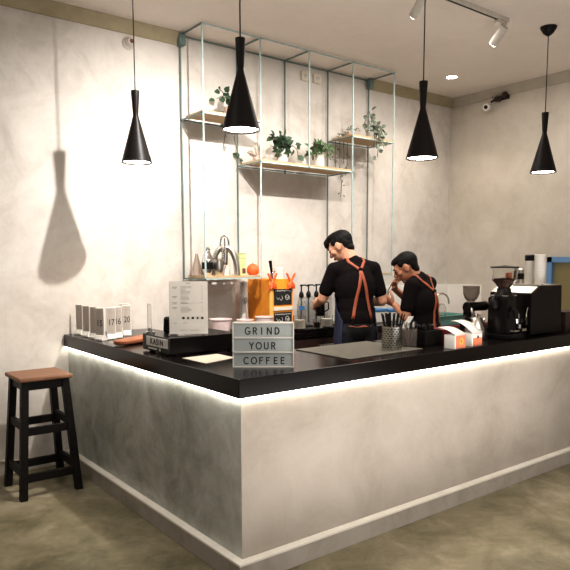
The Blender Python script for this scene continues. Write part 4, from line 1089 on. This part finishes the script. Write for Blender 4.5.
# things held
p = wpt(P1, Q1, (-.152, .312, 1.055))
t = thing('milk_pitcher', 'dark milk pitcher held in the first barista\'s left hand', 'pitcher', (p.x, p.y, p.z-.075))
MB().lathe([(0, 0), (.036, 0), (.038, .01), (.034, .08), (.03, .11), (.034, .125), (.031, .125), (.028, .11), (.03, .08), (0, .01)], n=26).build('body', 'blackgloss', t)
MB().tube([(.03, -.01, .11), (.065, -.02, .10), (.068, -.02, .05), (.036, -.01, .03)], .005).build('handle', 'blackgloss', t)
p = wpt(P2, Q2, (-.140, .225, 1.14))
t = thing('tasting_cup', 'small white cup held in the second barista\'s lower hand', 'cup', (p.x, p.y, p.z-.02))
MB().lathe([(0, 0), (.022, 0), (.032, .045), (.029, .045), (.02, .005), (0, .005)], n=24).build('bowl', 'white', t)
a_, b_ = wpt(P2, Q2, (-.045, .205, 1.245)), wpt(P2, Q2, (-.085, .26, 1.12))
t = thing('tasting_spoon', 'thin brown stirring spoon in the second barista\'s raised hand', 'spoon', a_)
MB().tube([(0, 0, 0), b_-a_], .0045, 8).build('handle', 'stem', t); MB().ell(b_-a_, (.008, .008, .014)).build('bowl', 'stem', t)

# ------------------------------------------------------------------ added fill lights
def area(loc, aim, sx, sy, e, c=(1, .94, .87), spread=180):  # unseen fill lamp, added only to brighten the room
    li = bpy.data.lights.new('room_light', 'AREA'); li.shape = 'RECTANGLE'; li.size = sx; li.size_y = sy; li.energy = e; li.color = c; li.spread = R(spread)
    o = bpy.data.objects.new('room_light', li); col.objects.link(o); o.location = loc
    o.rotation_euler = (V(aim)-V(loc)).to_track_quat('-Z', 'Y').to_euler()
area((.5, -2.7, 3.0), (1.3, -.3, .35), 2.2, 1.4, 30, (1, .95, .90), 85)  # added fill aimed at the counter front
area((-1.6, .2, 3.0), (-1.0, .6, .0), 1.2, 1.2, 22)  # added fill over the left side
area((2.6, 1.0, 3.03), (2.6, 1.0, 0), 1.6, .8, 24)  # added fill for the right side
area((.3, -4.4, 1.5), (.6, 0, 2.2), 5., 2.2, 26, (1, .96, .93))  # added broad fill from behind the camera
area((1.0, -1.2, .25), (1.0, -.8, 3.0), 3.0, 1.6, 44, (1, .95, .91))  # added uplight near the floor, brightens the ceiling
wd = bpy.data.worlds.new('world'); scene.world = wd; wd.use_nodes = True
wd.node_tree.nodes['Background'].inputs[0].default_value = (.9, .8, .68, 1); wd.node_tree.nodes['Background'].inputs[1].default_value = .2

# ------------------------------------------------------------------ camera
F_, CY, PITCH, YAW, ROLL = 639.35, 327.87, .1037, .6603, -.0023
cam = bpy.data.cameras.new('camera'); co = bpy.data.objects.new('camera', cam); col.objects.link(co)
cam.sensor_width = 36; cam.lens = 36*F_/570; cam.shift_y = (CY-285)/570; cam.clip_start = .05
co.location = (-1.5002, -2.2413, 1.4)
fw = V((math.sin(YAW)*math.cos(PITCH), math.cos(YAW)*math.cos(PITCH), -math.sin(PITCH)))
rt = V((math.cos(YAW), -math.sin(YAW), 0)); up = rt.cross(fw)
r2 = rt*math.cos(ROLL)+up*math.sin(ROLL); u2 = up*math.cos(ROLL)-rt*math.sin(ROLL)
co.rotation_euler = Matrix((r2, u2, -fw)).transposed().to_euler()
scene.camera = co
scene.cycles.use_denoising = True
scene.cycles.max_bounces = 10
scene.cycles.sample_clamp_indirect = 6
scene.view_settings.view_transform = 'Standard'
scene.view_settings.look = 'None'
scene.view_settings.exposure = .12
scene.view_settings.gamma = .86
